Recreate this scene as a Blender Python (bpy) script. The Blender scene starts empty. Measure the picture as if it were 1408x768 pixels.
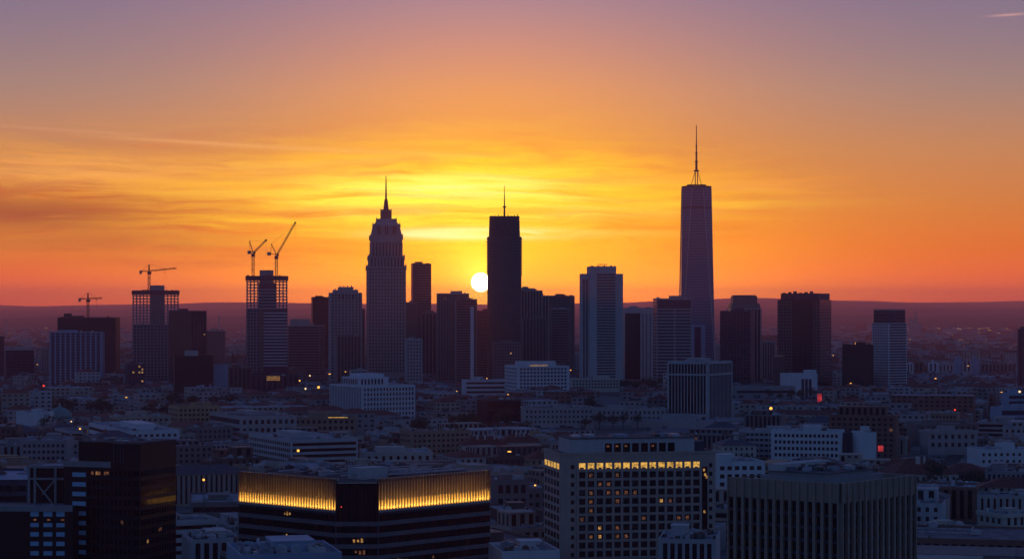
import bpy, math, random
from math import radians as R, sin, cos, atan2, sqrt, pi, hypot, exp
random.seed(7)
C = bpy.context.scene.collection
SC = bpy.context.scene
F, Y0, H = 3000.0, 425.0, 110.0            # focal length in photo pixels, true horizon row, eye height (m)

# ------------------------------------------------------------------ camera, sky, sun, exposure
cam = bpy.data.cameras.new('camera'); co = bpy.data.objects.new('camera', cam); C.objects.link(co)
cam.sensor_width = 36; cam.lens = 36*F/1408; cam.clip_start = 1; cam.clip_end = 90000
cam.shift_y = (Y0-384)/1408
co.location = (0, 0, H); co.rotation_euler = (R(90), 0, 0)
SC.camera = co
SC.view_settings.view_transform = 'Standard'; SC.view_settings.look = 'None'
SC.view_settings.exposure = 0; SC.view_settings.gamma = 1; SC.view_settings.use_curve_mapping = False
SC.render.engine = 'CYCLES'
cy = SC.cycles
cy.use_denoising = True; cy.max_bounces = 4; cy.diffuse_bounces = 2; cy.glossy_bounces = 2
cy.volume_bounces = 0; cy.transparent_max_bounces = 4; cy.caustics_reflective = False; cy.caustics_refractive = False
cy.sample_clamp_indirect = 3
SUN_AZ, SUN_EL = math.atan(-43/F), math.atan(37/F)
SKY_GAIN, SUN_E = 1.0, 2.7
HAZE_D, HAZE_COL, HAZE_G = 5.2e-5, (0.98, 0.49, 0.62), 0.34
NISH = 0.012
sd = bpy.data.lights.new('sun', 'SUN'); sd.energy = SUN_E; sd.angle = R(0.5); sd.color = (1.0, 0.34, 0.10)
so = bpy.data.objects.new('sun', sd); C.objects.link(so)
so.rotation_euler = (R(90)-SUN_EL, 0, pi-SUN_AZ); so.location = (-90, 0, 600)

def lin(c):
    return tuple((x/255/12.92 if x/255 <= 0.04045 else ((x/255+0.055)/1.055)**2.4) for x in c)

class NG:
    """tiny expression builder over shader math nodes"""
    def __init__(s, t): s.t = t
    def m(s, op, *a):
        n = s.t.nodes.new('ShaderNodeMath'); n.operation = op
        for i, v in enumerate(a):
            if isinstance(v, (int, float)): n.inputs[i].default_value = v
            else: s.t.links.new(v, n.inputs[i])
        return n.outputs[0]
    def add(s, a, b): return s.m('ADD', a, b)
    def sub(s, a, b): return s.m('SUBTRACT', a, b)
    def mul(s, a, b): return s.m('MULTIPLY', a, b)
    def gauss(s, x, c, w):
        d = s.m('DIVIDE', s.sub(x, c), w)
        return s.mul(d, d)
    def blob(s, x, y, cx, cy_, wx, wy, tilt=0.0):
        yy = s.sub(y, s.mul(s.sub(x, cx), tilt)) if tilt else y
        return s.m('EXPONENT', s.mul(s.add(s.gauss(x, cx, wx), s.gauss(yy, cy_, wy)), -1.0))
    def step(s, x, a, b):
        n = s.t.nodes.new('ShaderNodeMapRange'); n.interpolation_type = 'SMOOTHSTEP'
        s.t.links.new(x, n.inputs[0]); n.inputs[1].default_value = a; n.inputs[2].default_value = b
        return n.outputs[0]
    def mix(s, f, a, b, mode='MIX'):
        n = s.t.nodes.new('ShaderNodeMix'); n.data_type = 'RGBA'; n.blend_type = mode; n.clamp_result = False
        for i, v in ((0, f), (6, a), (7, b)):
            if isinstance(v, (int, float)): n.inputs[i].default_value = v
            elif isinstance(v, tuple): n.inputs[i].default_value = (*v[:3], 1)
            else: s.t.links.new(v, n.inputs[i])
        return n.outputs[2]
    def noise(s, x, y, z, scale, detail=5, rough=.55, dist=0):
        c = s.t.nodes.new('ShaderNodeCombineXYZ')
        for i, v in enumerate((x, y, z)):
            if isinstance(v, (int, float)): c.inputs[i].default_value = v
            else: s.t.links.new(v, c.inputs[i])
        n = s.t.nodes.new('ShaderNodeTexNoise'); n.inputs['Scale'].default_value = scale
        n.inputs['Detail'].default_value = detail; n.inputs['Roughness'].default_value = rough
        n.inputs['Distortion'].default_value = dist
        s.t.links.new(c.outputs[0], n.inputs['Vector'])
        return n.outputs[0]
    def ramp(s, f, stops):
        n = s.t.nodes.new('ShaderNodeValToRGB'); e = n.color_ramp.elements
        e[0].position = stops[0][0]; e[0].color = (*stops[0][1], 1)
        e[1].position = stops[-1][0]; e[1].color = (*stops[-1][1], 1)
        for p, c in stops[1:-1]:
            k = e.new(p); k.color = (*c, 1)
        s.t.links.new(f, n.inputs[0]); return n.outputs[0]

def make_world():
    w = bpy.data.worlds.new('World'); SC.world = w; w.use_nodes = True
    t = w.node_tree; t.nodes.clear(); g = NG(t)
    tc = t.nodes.new('ShaderNodeTexCoord'); sp = t.nodes.new('ShaderNodeSeparateXYZ')
    t.links.new(tc.outputs['Generated'], sp.inputs[0]); X, Y, Z = sp.outputs
    az = g.m('ARCTAN2', X, Y); el = g.m('ARCSINE', Z)
    px = g.mul(az, F); py = g.mul(el, F)                 # angles in units of 1/3000 rad
    fac = g.m('SQRT', g.m('MAXIMUM', g.m('DIVIDE', el, pi/2), 0.0))
    def P(v): return sqrt(max(v, 0)/F/(pi/2))
    def ramp(lst): return g.ramp(fac, [(P(v), tuple(k*m for k in lin(c))) for v, c, m in lst])
    centre = ramp([(0, (250,96,0), 6.5), (22, (255,150,0), 6.0), (60, (255,160,0), 2.7), (110, (255,165,0), 1.5), (180, (250,160,0), 1.1),
                   (225, (236,150,62), 1), (300, (222,146,100), 1), (360, (194,135,126), 1), (425, (156,125,146), 1),
                   (650, (112,114,156), 1), (1100, (70,92,148), 1), (2200, (34,60,112), 1), (4712, (22,42,92), 1)])
    side = ramp([(0, (215,66,16), 2.3), (30, (226,90,8), 2.0), (80, (222,106,14), 1.25), (140, (214,126,58), 1), (220, (190,132,92), 1),
                 (300, (152,128,124), 1), (360, (130,118,134), 1), (425, (112,108,140), 1),
                 (650, (92,102,150), 1), (1100, (62,88,146), 1), (2200, (34,60,112), 1), (4712, (22,42,92), 1)])
    back = ramp([(0, (54,74,116), 1.1), (400, (64,94,142), 1.1), (1100, (62,98,154), 1.1), (2200, (36,66,118), 1), (4712, (22,42,92), 1)])
    wc = g.m('EXPONENT', g.mul(g.gauss(px, -20, 350), -1.0))
    col = g.mix(wc, side, centre)
    # right-hand side a shade redder, left a shade greyer comes from the clouds
    # wispy cloud sheet, stretched along the horizon
    warp = g.noise(g.mul(az, 1.0), g.mul(el, 4.0), 3.0, 9, 3)
    n1 = g.noise(g.mul(az, 1.0), g.add(g.mul(el, 9.0), g.mul(warp, .30)), 0.0, 8.5, 8, .62)
    n2 = g.noise(g.mul(az, 1.6), g.add(g.mul(el, 26.0), g.mul(warp, .55)), 7.0, 11, 6, .6)
    env = g.mul(g.m('EXPONENT', g.mul(g.gauss(py, 142, 66), -1.0)), g.sub(1.0, g.step(px, 120, 470)))
    n3 = g.noise(g.mul(az, 1.3), g.add(g.mul(el, 34.0), g.mul(warp, .4)), 4.0, 10, 7, .66)
    m1 = g.mul(g.mul(g.mul(g.step(n1, .42, .57), env), 1.15), g.add(.30, g.mul(g.step(n3, .36, .60), .75)))
    m1 = g.m('MINIMUM', m1, 1.0)
    gap = g.mul(g.mul(g.sub(1.0, g.step(n1, .36, .52)), env), g.step(n3, .3, .6))
    col = g.mix(g.mul(gap, .8), col, lin((232,108,4)))
    near = g.m('EXPONENT', g.mul(g.gauss(px, -70, 230), -1.0))
    ccol = g.mix(near, lin((255,172,40)), tuple(1.5*k for k in lin((262,214,20))))
    col = g.mix(m1, col, ccol)
    dk = g.mul(g.blob(px, py, -660, 130, 230, 30), g.step(n2, .15, .45))
    col = g.mix(g.mul(dk, .95), col, lin((150,72,44)))
    dk2 = g.mul(g.blob(px, py, -520, 88, 260, 14), g.step(n1, .35, .65))
    col = g.mix(g.mul(dk2, .7), col, lin((176,88,40)))
    def streak(cx, cy_, wx, wy, c, amp, tilt=0, tex=(.30, .62)):
        nonlocal col
        b = g.blob(px, py, cx, cy_, wx, wy, tilt)
        if tex: b = g.mul(b, g.step(n2, *tex))
        v = g.m('MINIMUM', g.mul(b, amp), 1.0)
        col = g.mix(v, col, lin(c))
    streak(-80, 158, 150, 26, (275,250,110), 1.5)
    streak(-40, 135, 190, 10, (255,238,140), .9)
    streak(110, 142, 210, 8, (255,220,80), 1.2)
    streak(-60, 168, 110, 12, (290,275,170), 1.5)
    streak(-64, 104, 92, 6.5, (330,320,250), 2.2, tex=(.05, .4))
    streak(60, 104, 120, 5, (255,230,90), 1.3)
    streak(-330, 196, 190, 11, (255,190,70), .7, -.02)
    streak(-560, 186, 150, 14, (248,176,88), .75, .01)
    streak(-560, 62, 240, 7, (245,128,40), .5)
    streak(-120, 206, 130, 6, (252,186,88), .6, .02)
    streak(-420, 226, 120, 2.6, (238,172,112), .55, -.045, None)
    streak(-230, 217, 160, 3.2, (248,180,96), .5, -.03, None)
    streak(-600, 240, 120, 2.0, (210,148,116), .45, -.05, None)
    streak(330, 168, 70, 8, (250,170,70), 1.0)
    streak(330, 134, 60, 4, (246,150,50), .9)
    streak(150, 176, 120, 9, (255,190,70), .9)
    streak(300, 176, 110, 9, (246,150,60), .55)
    streak(672, 392, 24, 1.5, (226,168,160), .6, .04, None)
    def wisp(cx, cy_, wx_, wy, c, amp, tilt=0.0, sc=40.0, seed=0.0, lo=.42, hi=.60):
        nonlocal col
        n_ = g.noise(g.mul(az, 1.5), g.add(g.mul(el, sc), g.mul(warp, .35)), seed, 7, 8, .62, .08)
        b = g.mul(g.mul(g.blob(px, py, cx, cy_, wx_, wy, tilt), g.step(n_, lo, hi)), amp)
        col = g.mix(g.m('MINIMUM', b, 1.0), col, tuple(c))
    L = lambda r_, g_, b_, k=1.0: tuple(k*v for v in lin((r_, g_, b_)))
    wisp(-560, 188, 210, 16, L(255,176,84), 1.0, .01, 30, 2.0)
    wisp(-420, 160, 240, 18, L(255,184,60), .8, -.01, 34, 5.0)
    wisp(-500, 74, 260, 16, L(252,130,26), .8, .01, 34, 8.0)
    wisp(-300, 118, 200, 26, L(255,196,20,1.2), .8, .0, 34, 11.0)
    wisp(-110, 150, 190, 34, L(255,232,70,1.6), 1.0, .0, 30, 14.0, .40, .56)
    wisp(-60, 128, 230, 14, L(240,130,0), .7, .0, 36, 17.0)
    wisp(140, 150, 220, 26, L(255,196,30,1.2), .8, .0, 34, 20.0)
    wisp(-200, 84, 160, 12, L(255,150,0,1.1), .6, .0, 34, 23.0)
    # glow round the sun and its disc
    r = g.m('SQRT', g.add(g.gauss(px, -43, 1.0), g.gauss(py, 37, 1.0)))
    g1 = g.m('EXPONENT', g.m('DIVIDE', r, -85.0)); g2 = g.m('EXPONENT', g.m('DIVIDE', r, -22.0))
    col = g.mix(g.mul(g1, .8), col, (2.4, 1.35, .0))
    col = g.mix(g.mul(g2, .95), col, (5.0, 3.6, .3))
    # away from the sunset the sky is a dim blue
    bk = g.step(g.m('ABSOLUTE', az), .3, .95)
    col = g.mix(bk, col, back)
    low = g.step(el, -.04, -.005)
    col = g.mix(low, (.02, .02, .03), col)
    disc = g.step(r, 13.6, 12.2)
    disc = g.sub(1.0, g.step(r, 12.2, 13.6))
    col = g.mix(disc, col, (26., 21., 11.))
    b1 = t.nodes.new('ShaderNodeBackground'); b1.inputs[1].default_value = SKY_GAIN; t.links.new(col, b1.inputs[0])
    sk = t.nodes.new('ShaderNodeTexSky'); sk.sky_type = 'NISHITA'; sk.sun_disc = False
    sk.sun_elevation = SUN_EL; sk.sun_rotation = SUN_AZ
    b2 = t.nodes.new('ShaderNodeBackground'); b2.inputs[1].default_value = NISH; t.links.new(sk.outputs[0], b2.inputs[0])
    ad = t.nodes.new('ShaderNodeAddShader'); t.links.new(b1.outputs[0], ad.inputs[0]); t.links.new(b2.outputs[0], ad.inputs[1])
    out = t.nodes.new('ShaderNodeOutputWorld'); t.links.new(ad.outputs[0], out.inputs['Surface'])
    w.cycles.sampling_method = 'MANUAL'; w.cycles.sample_map_resolution = 1024
make_world()

# ------------------------------------------------------------------ materials
def mat(name, col, rough=.8, var=.18, scale=.12, metal=0.0, streaks=0.0, spec=.5):
    m = bpy.data.materials.new(name); m.use_nodes = True; t = m.node_tree; g = NG(t)
    b = t.nodes['Principled BSDF']; b.inputs['Roughness'].default_value = rough; b.inputs['Metallic'].default_value = metal
    b.inputs['Specular IOR Level'].default_value = spec
    geo = t.nodes.new('ShaderNodeNewGeometry'); sp = t.nodes.new('ShaderNodeSeparateXYZ')
    t.links.new(geo.outputs['Position'], sp.inputs[0]); X, Y, Z = sp.outputs
    n = g.noise(X, Y, g.mul(Z, .8), scale, 5, .6)
    f = g.step(n, .3, .7)
    if streaks:
        n2 = g.noise(X, Y, g.mul(Z, .06), .9, 3, .6)
        f = g.add(g.mul(f, 1-streaks), g.mul(g.step(n2, .3, .7), streaks))
    c = g.mix(f, tuple(k*(1-var) for k in col), tuple(min(1, k*(1+var)) for k in col))
    t.links.new(c, b.inputs['Base Color'])
    return m
def glassmat(name, col, rough=.12, blinds=.0, bcol=(.12,.12,.12), scale=.35):
    m = bpy.data.materials.new(name); m.use_nodes = True; t = m.node_tree; g = NG(t)
    b = t.nodes['Principled BSDF']; b.inputs['Roughness'].default_value = rough; b.inputs['IOR'].default_value = 1.5
    geo = t.nodes.new('ShaderNodeNewGeometry'); sp = t.nodes.new('ShaderNodeSeparateXYZ')
    t.links.new(geo.outputs['Position'], sp.inputs[0]); X, Y, Z = sp.outputs
    q = g.m('FLOOR', g.mul(Z, 1/3.4))
    n = g.noise(X, Y, g.mul(q, 7.3), scale, 2, .5)
    f = g.mul(g.step(n, .5, .72), blinds)
    t.links.new(g.mix(f, col, bcol), b.inputs['Base Color'])
    return m
def emit(name, col, s, var=0.0, scale=1.2, base=(.1,.08,.05)):
    m = bpy.data.materials.new(name); m.use_nodes = True; t = m.node_tree; g = NG(t)
    b = t.nodes['Principled BSDF']; b.inputs['Base Color'].default_value = (*base, 1)
    b.inputs['Emission Color'].default_value = (*col, 1)
    if var:
        geo = t.nodes.new('ShaderNodeNewGeometry'); sp = t.nodes.new('ShaderNodeSeparateXYZ')
        t.links.new(geo.outputs['Position'], sp.inputs[0]); X, Y, Z = sp.outputs
        n = g.noise(X, Y, Z, scale, 2, .6)
        v = g.mul(g.add(g.mul(g.step(n, .35, .62), var), 1-var), s)
        t.links.new(v, b.inputs['Emission Strength'])
    else: b.inputs['Emission Strength'].default_value = s
    return m

M = dict(
    warmst=mat('warm_grey_stone', (.42,.33,.265), .85, .12, .15, streaks=.5),
    white=mat('white_render', (.62,.62,.62), .85, .10, .1, streaks=.5),
    dirty=mat('dirty_white_render', (.40,.40,.40), .9, .3, .07, streaks=.5),
    pcream=mat('weathered_cream_plaster', (.36,.32,.27), .9, .3, .07, streaks=.5),
    cream=mat('cream_stone', (.50,.45,.38), .85, .14, .1, streaks=.5),
    stone=mat('grey_stone', (.40,.36,.34), .85, .15, .1, streaks=.4),
    concrete=mat('concrete', (.27,.265,.265), .85, .14, .1, streaks=.5),
    lightcon=mat('light_concrete', (.45,.43,.42), .85, .12, .1, streaks=.5),
    darkstone=mat('dark_stone', (.19,.165,.155), .8, .18, .1, streaks=.4),
    brick=mat('red_brick', (.24,.11,.08), .85, .2, .2, streaks=.3),
    tan=mat('tan_brick', (.33,.22,.15), .85, .18, .2, streaks=.3),
    ochre=mat('ochre_plaster', (.42,.28,.15), .85, .14, .2, streaks=.3),
    blue=mat('pale_blue_panel', (.25,.35,.46), .6, .1, .1),
    black=mat('black_cladding', (.012,.012,.014), .45, .3, .2, spec=.3),
    bandgrey=mat('band_grey_panel', (.15,.15,.155), .8, .15, .2, streaks=.4),
    charcoal=mat('charcoal_panel', (.048,.06,.085), .6, .25, .2, spec=.3),
    bronze=mat('bronze_panel', (.10,.07,.06), .55, .2, .2),
    steel=mat('painted_steel', (.10,.09,.08), .5, .2, .5, .3),
    metal=mat('galvanised_metal', (.42,.43,.45), .5, .25, .6, .5),
    crane=mat('crane_paint', (.30,.14,.03), .6, .2, .5),
    tile=mat('red_clay_tile', (.17,.045,.03), .85, .3, .4),
    slate=mat('slate', (.06,.07,.085), .7, .3, .4),
    roofg=mat('grey_roof_felt', (.13,.13,.15), .9, .4, .18),
    roofl=mat('pale_roof_membrane', (.27,.29,.33), .8, .3, .15),
    roofd=mat('dark_roof_felt', (.07,.07,.08), .9, .4, .2),
    copper=mat('green_copper', (.10,.24,.22), .6, .3, .5),
    bluestone=mat('blue_grey_panel', (.24,.29,.38), .6, .1, .1),
    bark=mat('bark', (.07,.05,.035), .9, .3, 1.5),
    leaf=mat('leaves', (.035,.05,.02), .8, .5, .5),
    fin=mat('pale_metal_fin', (.62,.56,.44), .45, .08, .8, .0),
    asphalt=mat('asphalt', (.05,.05,.052), .9, .25, .05),
    paving=mat('paving', (.16,.155,.15), .9, .25, .12),
    paint=mat('road_paint', (.75,.75,.72), .7, .1, .5),
    glass=glassmat('dark_glass', (.012,.013,.017), .12, .8, (.06,.06,.065)),
    glassl=glassmat('silver_blue_glass', (.09,.12,.19), .12, .5, (.2,.22,.26)),
    glassb=glassmat('blue_glass', (.02,.035,.06), .10, .7, (.07,.09,.12)),
    glassk=glassmat('black_glass', (.005,.005,.006), .10, .5, (.02,.02,.022)),
    glassp=glassmat('pale_blue_glass', (.26,.50,.66), .25, .3, (.3,.42,.5)),
    lit=emit('lit_window_glass', (1,.50,.13), .55, .8, 1.4),
    litdim=emit('dim_lit_window_glass', (1,.36,.12), .16, .9, 1.3),
    lity=emit('bright_lit_window_glass', (1,.54,.10), .85, .65, .8),
    lamp=emit('lamp_glow', (1,.42,.06), 2.2),
    lampw=emit('white_lamp_glow', (1,.66,.32), 1.5),
    redlamp=emit('red_lamp_glow', (1,.05,.02), 1.6),
    redsign=emit('red_lit_panel', (1,.06,.07), .55, .6, .3),
    strip=emit('warm_uplight_glow', (1,.50,.07), .95),
)

# ------------------------------------------------------------------ mesh helpers
class MB:
    def __init__(s): s.v = []; s.f = []
    def q(s, pts):
        i = len(s.v); s.v += [tuple(p) for p in pts]; s.f.append(tuple(range(i, i+len(pts))))
    def box(s, x0, x1, y0, y1, z0, z1):
        i = len(s.v)
        s.v += [(x0,y0,z0),(x1,y0,z0),(x1,y1,z0),(x0,y1,z0),(x0,y0,z1),(x1,y0,z1),(x1,y1,z1),(x0,y1,z1)]
        s.f += [(i,i+3,i+2,i+1),(i+4,i+5,i+6,i+7),(i,i+1,i+5,i+4),(i+1,i+2,i+6,i+5),(i+2,i+3,i+7,i+6),(i+3,i,i+4,i+7)]
        return s
    def loft(s, rings, cap=True):                  # rings: lists of (x,y,z), same count
        n = len(rings[0]); i = len(s.v)
        for r in rings: s.v += [tuple(p) for p in r]
        for k in range(len(rings)-1):
            for j in range(n):
                a = i+k*n+j; b = i+k*n+(j+1) % n
                s.f.append((a, b, b+n, a+n))
        if cap:
            s.f.append(tuple(i+j for j in range(n-1, -1, -1))); s.f.append(tuple(i+(len(rings)-1)*n+j for j in range(n)))
        return s
    def prism(s, poly, z0, z1, k=1.0, c=(0, 0)):
        return s.loft([[(x, y, z0) for x, y in poly], [(c[0]+(x-c[0])*k, c[1]+(y-c[1])*k, z1) for x, y in poly]])
    def bar(s, p, q, w, w2=None):
        w2 = w if w2 is None else w2
        d = [q[i]-p[i] for i in range(3)]; L = sqrt(sum(k*k for k in d)) or 1; d = [k/L for k in d]
        u = (0, 0, 1) if abs(d[2]) < .9 else (1, 0, 0)
        a = (d[1]*u[2]-d[2]*u[1], d[2]*u[0]-d[0]*u[2], d[0]*u[1]-d[1]*u[0]); l = sqrt(sum(k*k for k in a)); a = [k/l for k in a]
        b = (d[1]*a[2]-d[2]*a[1], d[2]*a[0]-d[0]*a[2], d[0]*a[1]-d[1]*a[0])
        rs = []
        for o, ww in ((p, w/2), (q, w2/2)):
            rs.append([tuple(o[i]+a[i]*sx*ww+b[i]*sy*ww for i in range(3)) for sx, sy in ((-1,-1),(1,-1),(1,1),(-1,1))])
        return s.loft(rs)
    def cyl(s, x, y, z0, z1, r0, r1=None, n=10):
        r1 = r0 if r1 is None else r1
        return s.loft([[(x+r*cos(2*pi*j/n), y+r*sin(2*pi*j/n), z) for j in range(n)] for r, z in ((r0, z0), (r1, z1))])
    def build(s, name, m, parent=None, loc=None, rz=0):
        me = bpy.data.meshes.new(name); me.from_pydata(s.v, [], s.f); me.update()
        me.materials.append(M[m] if isinstance(m, str) else m)
        o = bpy.data.objects.new(name, me); C.objects.link(o)
        if parent is not None: o.parent = parent
        if loc: o.location = loc
        o.rotation_euler.z = rz
        return o
def tag(o, label=None, cat=None, group=None, kind=None):
    for k, v in (('label', label), ('category', cat), ('group', group), ('kind', kind)):
        if v: o[k] = v
    return o
def empty(name, loc, rz=0, label=None, cat=None, group=None):
    o = bpy.data.objects.new(name, None); C.objects.link(o); o.location = loc; o.rotation_euler.z = rz
    o.empty_display_size = 2
    return tag(o, label, cat, group)
def copy_tree(o, parent=None):
    c = o.copy(); C.objects.link(c); c.parent = parent
    for ch in list(o.children): copy_tree(ch, c)
    return c
def wx(px, d): return (px-704)/F*d
def zt(py, d): return H-(py-Y0)/F*d

class Face:
    def __init__(s, o, u, n, L): s.o, s.u, s.n, s.L = o, u, n, L
    def p(s, a, t, z): return (s.o[0]+s.u[0]*a+s.n[0]*t, s.o[1]+s.u[1]*a+s.n[1]*t, z)
    def box(s, mb, a0, a1, z0, z1, t0, t1):
        i = len(mb.v)
        mb.v += [s.p(a0,t1,z0), s.p(a1,t1,z0), s.p(a1,t0,z0), s.p(a0,t0,z0), s.p(a0,t1,z1), s.p(a1,t1,z1), s.p(a1,t0,z1), s.p(a0,t0,z1)]
        mb.f += [(i,i+3,i+2,i+1),(i+4,i+5,i+6,i+7),(i,i+1,i+5,i+4),(i+1,i+2,i+6,i+5),(i+2,i+3,i+7,i+6),(i+3,i,i+4,i+7)]
def faces(x0, y0, x1, y1, which='flr'):
    d = {'f': Face((x0,y0),(1,0),(0,-1),x1-x0), 'r': Face((x1,y0),(0,1),(1,0),y1-y0),
         'l': Face((x0,y1),(0,-1),(-1,0),y1-y0), 'b': Face((x1,y1),(-1,0),(0,1),x1-x0)}
    return [d[k] for k in which]

FOOT = []                                           # footprints taken, for the street-block builder
def obb(O, a, W, D, pad=4):
    c, s_ = cos(a), sin(a)
    return [(O[0]+x*c-y*s_, O[1]+x*s_+y*c) for x, y in ((-pad,-pad),(W+pad,-pad),(W+pad,D+pad),(-pad,D+pad))]
def hits(P, Q):
    for A, B in ((P, Q), (Q, P)):
        for i in range(len(A)):
            ex, ey = A[(i+1) % len(A)][0]-A[i][0], A[(i+1) % len(A)][1]-A[i][1]
            nx, ny = -ey, ex
            a = [nx*x+ny*y for x, y in A]; b = [nx*x+ny*y for x, y in B]
            if max(a) < min(b) or max(b) < min(a): return False
    return True

def place(pl, pc, pr, d, a, D=None, face=False):
    """corner-on or face-on box: left edge, near corner and right edge in photo columns -> origin, width, depth"""
    a = R(a); rel = a
    if face: a += -math.atan(((pl+pr)/2-704)/F)
    Xc = wx(pc, d); ul, ur = (pl-704)/F, (pr-704)/F
    if rel >= 0:
        W = (ur*d-Xc)/(cos(a)-ur*sin(a))
        if D is None: D = (Xc-ul*d)/(sin(a)+ul*cos(a))
        O = (Xc, d)
    else:
        b = -a
        W = (Xc-ul*d)/(cos(b)+ul*sin(b))
        if D is None: D = (ur*d-Xc)/(sin(b)-ur*cos(b))
        O = (Xc-W*cos(a), d-W*sin(a))
    return O, a, W, D

def facade(root, f, z0, z1, kind='grid', fh=3.6, bw=4.0, wf=.6, hf=.55, glass='glass', wall='concrete', pier=0.0, out=.35,
           span=0.0, lit=0.0, margin=1.2, each=False, litm='litdim', name=None, top=0.0, maxn=95):
    """windows and relief on one wall face; every named piece is a child of root"""
    L = f.L-2*margin
    if L < bw*.8 or z1-z0 < fh*.7: return
    nb = max(1, round(L/bw)); b = L/nb; nf = max(1, int((z1-z0-top)/fh)); fh = (z1-z0-top)/nf
    if kind == 'grid':
        made = 0; rest = MB()
        for k in range(nf-1, -1, -1):
            row = MB(); za = z0+k*fh+fh*(1-hf)*.55; zb = za+fh*hf
            for j in range(nb):
                s0 = margin+j*b+b*(1-wf)/2; s1 = s0+b*wf
                if random.random() < lit and root.get('_lit', 0) < 40:
                    w_ = MB(); f.box(w_, s0, s1, za, zb, -.1, .07); w_.build('lit_window', litm, root); root['_lit'] = root.get('_lit', 0)+1
                elif each and made < maxn:
                    w_ = MB(); f.box(w_, s0, s1, za, zb, -.1, .06); w_.build('window', glass, root); made += 1
                elif each: f.box(rest, s0, s1, za, zb, -.1, .06)
                else: f.box(row, s0, s1, za, zb, -.1, .06)
            if row.v: row.build('window_row', glass, root)
        if rest.v: rest.build('windows', glass, root)['kind'] = 'stuff'
    elif kind == 'ribbon':
        for k in range(nf):
            za = z0+k*fh+fh*(1-hf)*.6
            w_ = MB(); f.box(w_, margin, f.L-margin, za, za+fh*hf, -.1, .06); w_.build('window_band', glass, root)
            if lit and random.random() < lit*6:
                s0 = margin+random.uniform(0, L*.85); w_ = MB(); f.box(w_, s0, s0+min(L*.14, 5), za+.3, za+fh*hf-.3, -.1, .09); w_.build('lit_window', litm, root)
    elif kind == 'strip':
        for j in range(nb):
            s0 = margin+j*b+b*(1-wf)/2
            w_ = MB(); f.box(w_, s0, s0+b*wf, z0+.5, z1-top, -.1, .06); w_.build('window_strip', glass, root)
        if lit:
            for _ in range(int(nb*nf*lit)):
                j, k = random.randrange(nb), random.randrange(nf); s0 = margin+j*b+b*(1-wf)/2
                w_ = MB(); f.box(w_, s0+.2, s0+b*wf-.2, z0+k*fh+1, z0+k*fh+2.4, -.1, .09); w_.build('lit_window', litm, root)
    elif kind == 'curtain':                          # glass wall: root wall is glass already, thin frame lines stand proud
        w_ = MB()
        for k in range(1, nf+1): f.box(w_, 0, f.L, z0+k*fh-.35, z0+k*fh, -.1, .08)
        for j in range(nb+1): f.box(w_, max(0, margin+j*b-.12), margin+j*b+.12, z0, z1, -.1, .11)
        w_.build('mullions', wall, root)
        if lit:
            for _ in range(int(nb*nf*lit)):
                j, k = random.randrange(nb), random.randrange(nf)
                w_ = MB(); f.box(w_, margin+j*b+.3, margin+j*b+b-.3, z0+k*fh+.8, z0+k*fh+fh-.9, -.1, .05); w_.build('lit_window', litm, root)
    if pier > 0:
        w_ = MB()
        for j in range(nb+1):
            s = margin+j*b; w2 = pier*b/2
            f.box(w_, max(.01, s-w2), min(f.L-.01, s+w2), z0, z1-.01, -.1, out)
        w_.build('piers', wall, root)
    if span > 0:
        w_ = MB()
        for k in range(nf+1):
            z = z0+k*fh; f.box(w_, .02, f.L-.02, max(z0, z-span*fh/2), min(z1-.02, z+span*fh/2), -.1, out*.55)
        w_.build('spandrels', wall, root)

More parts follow.
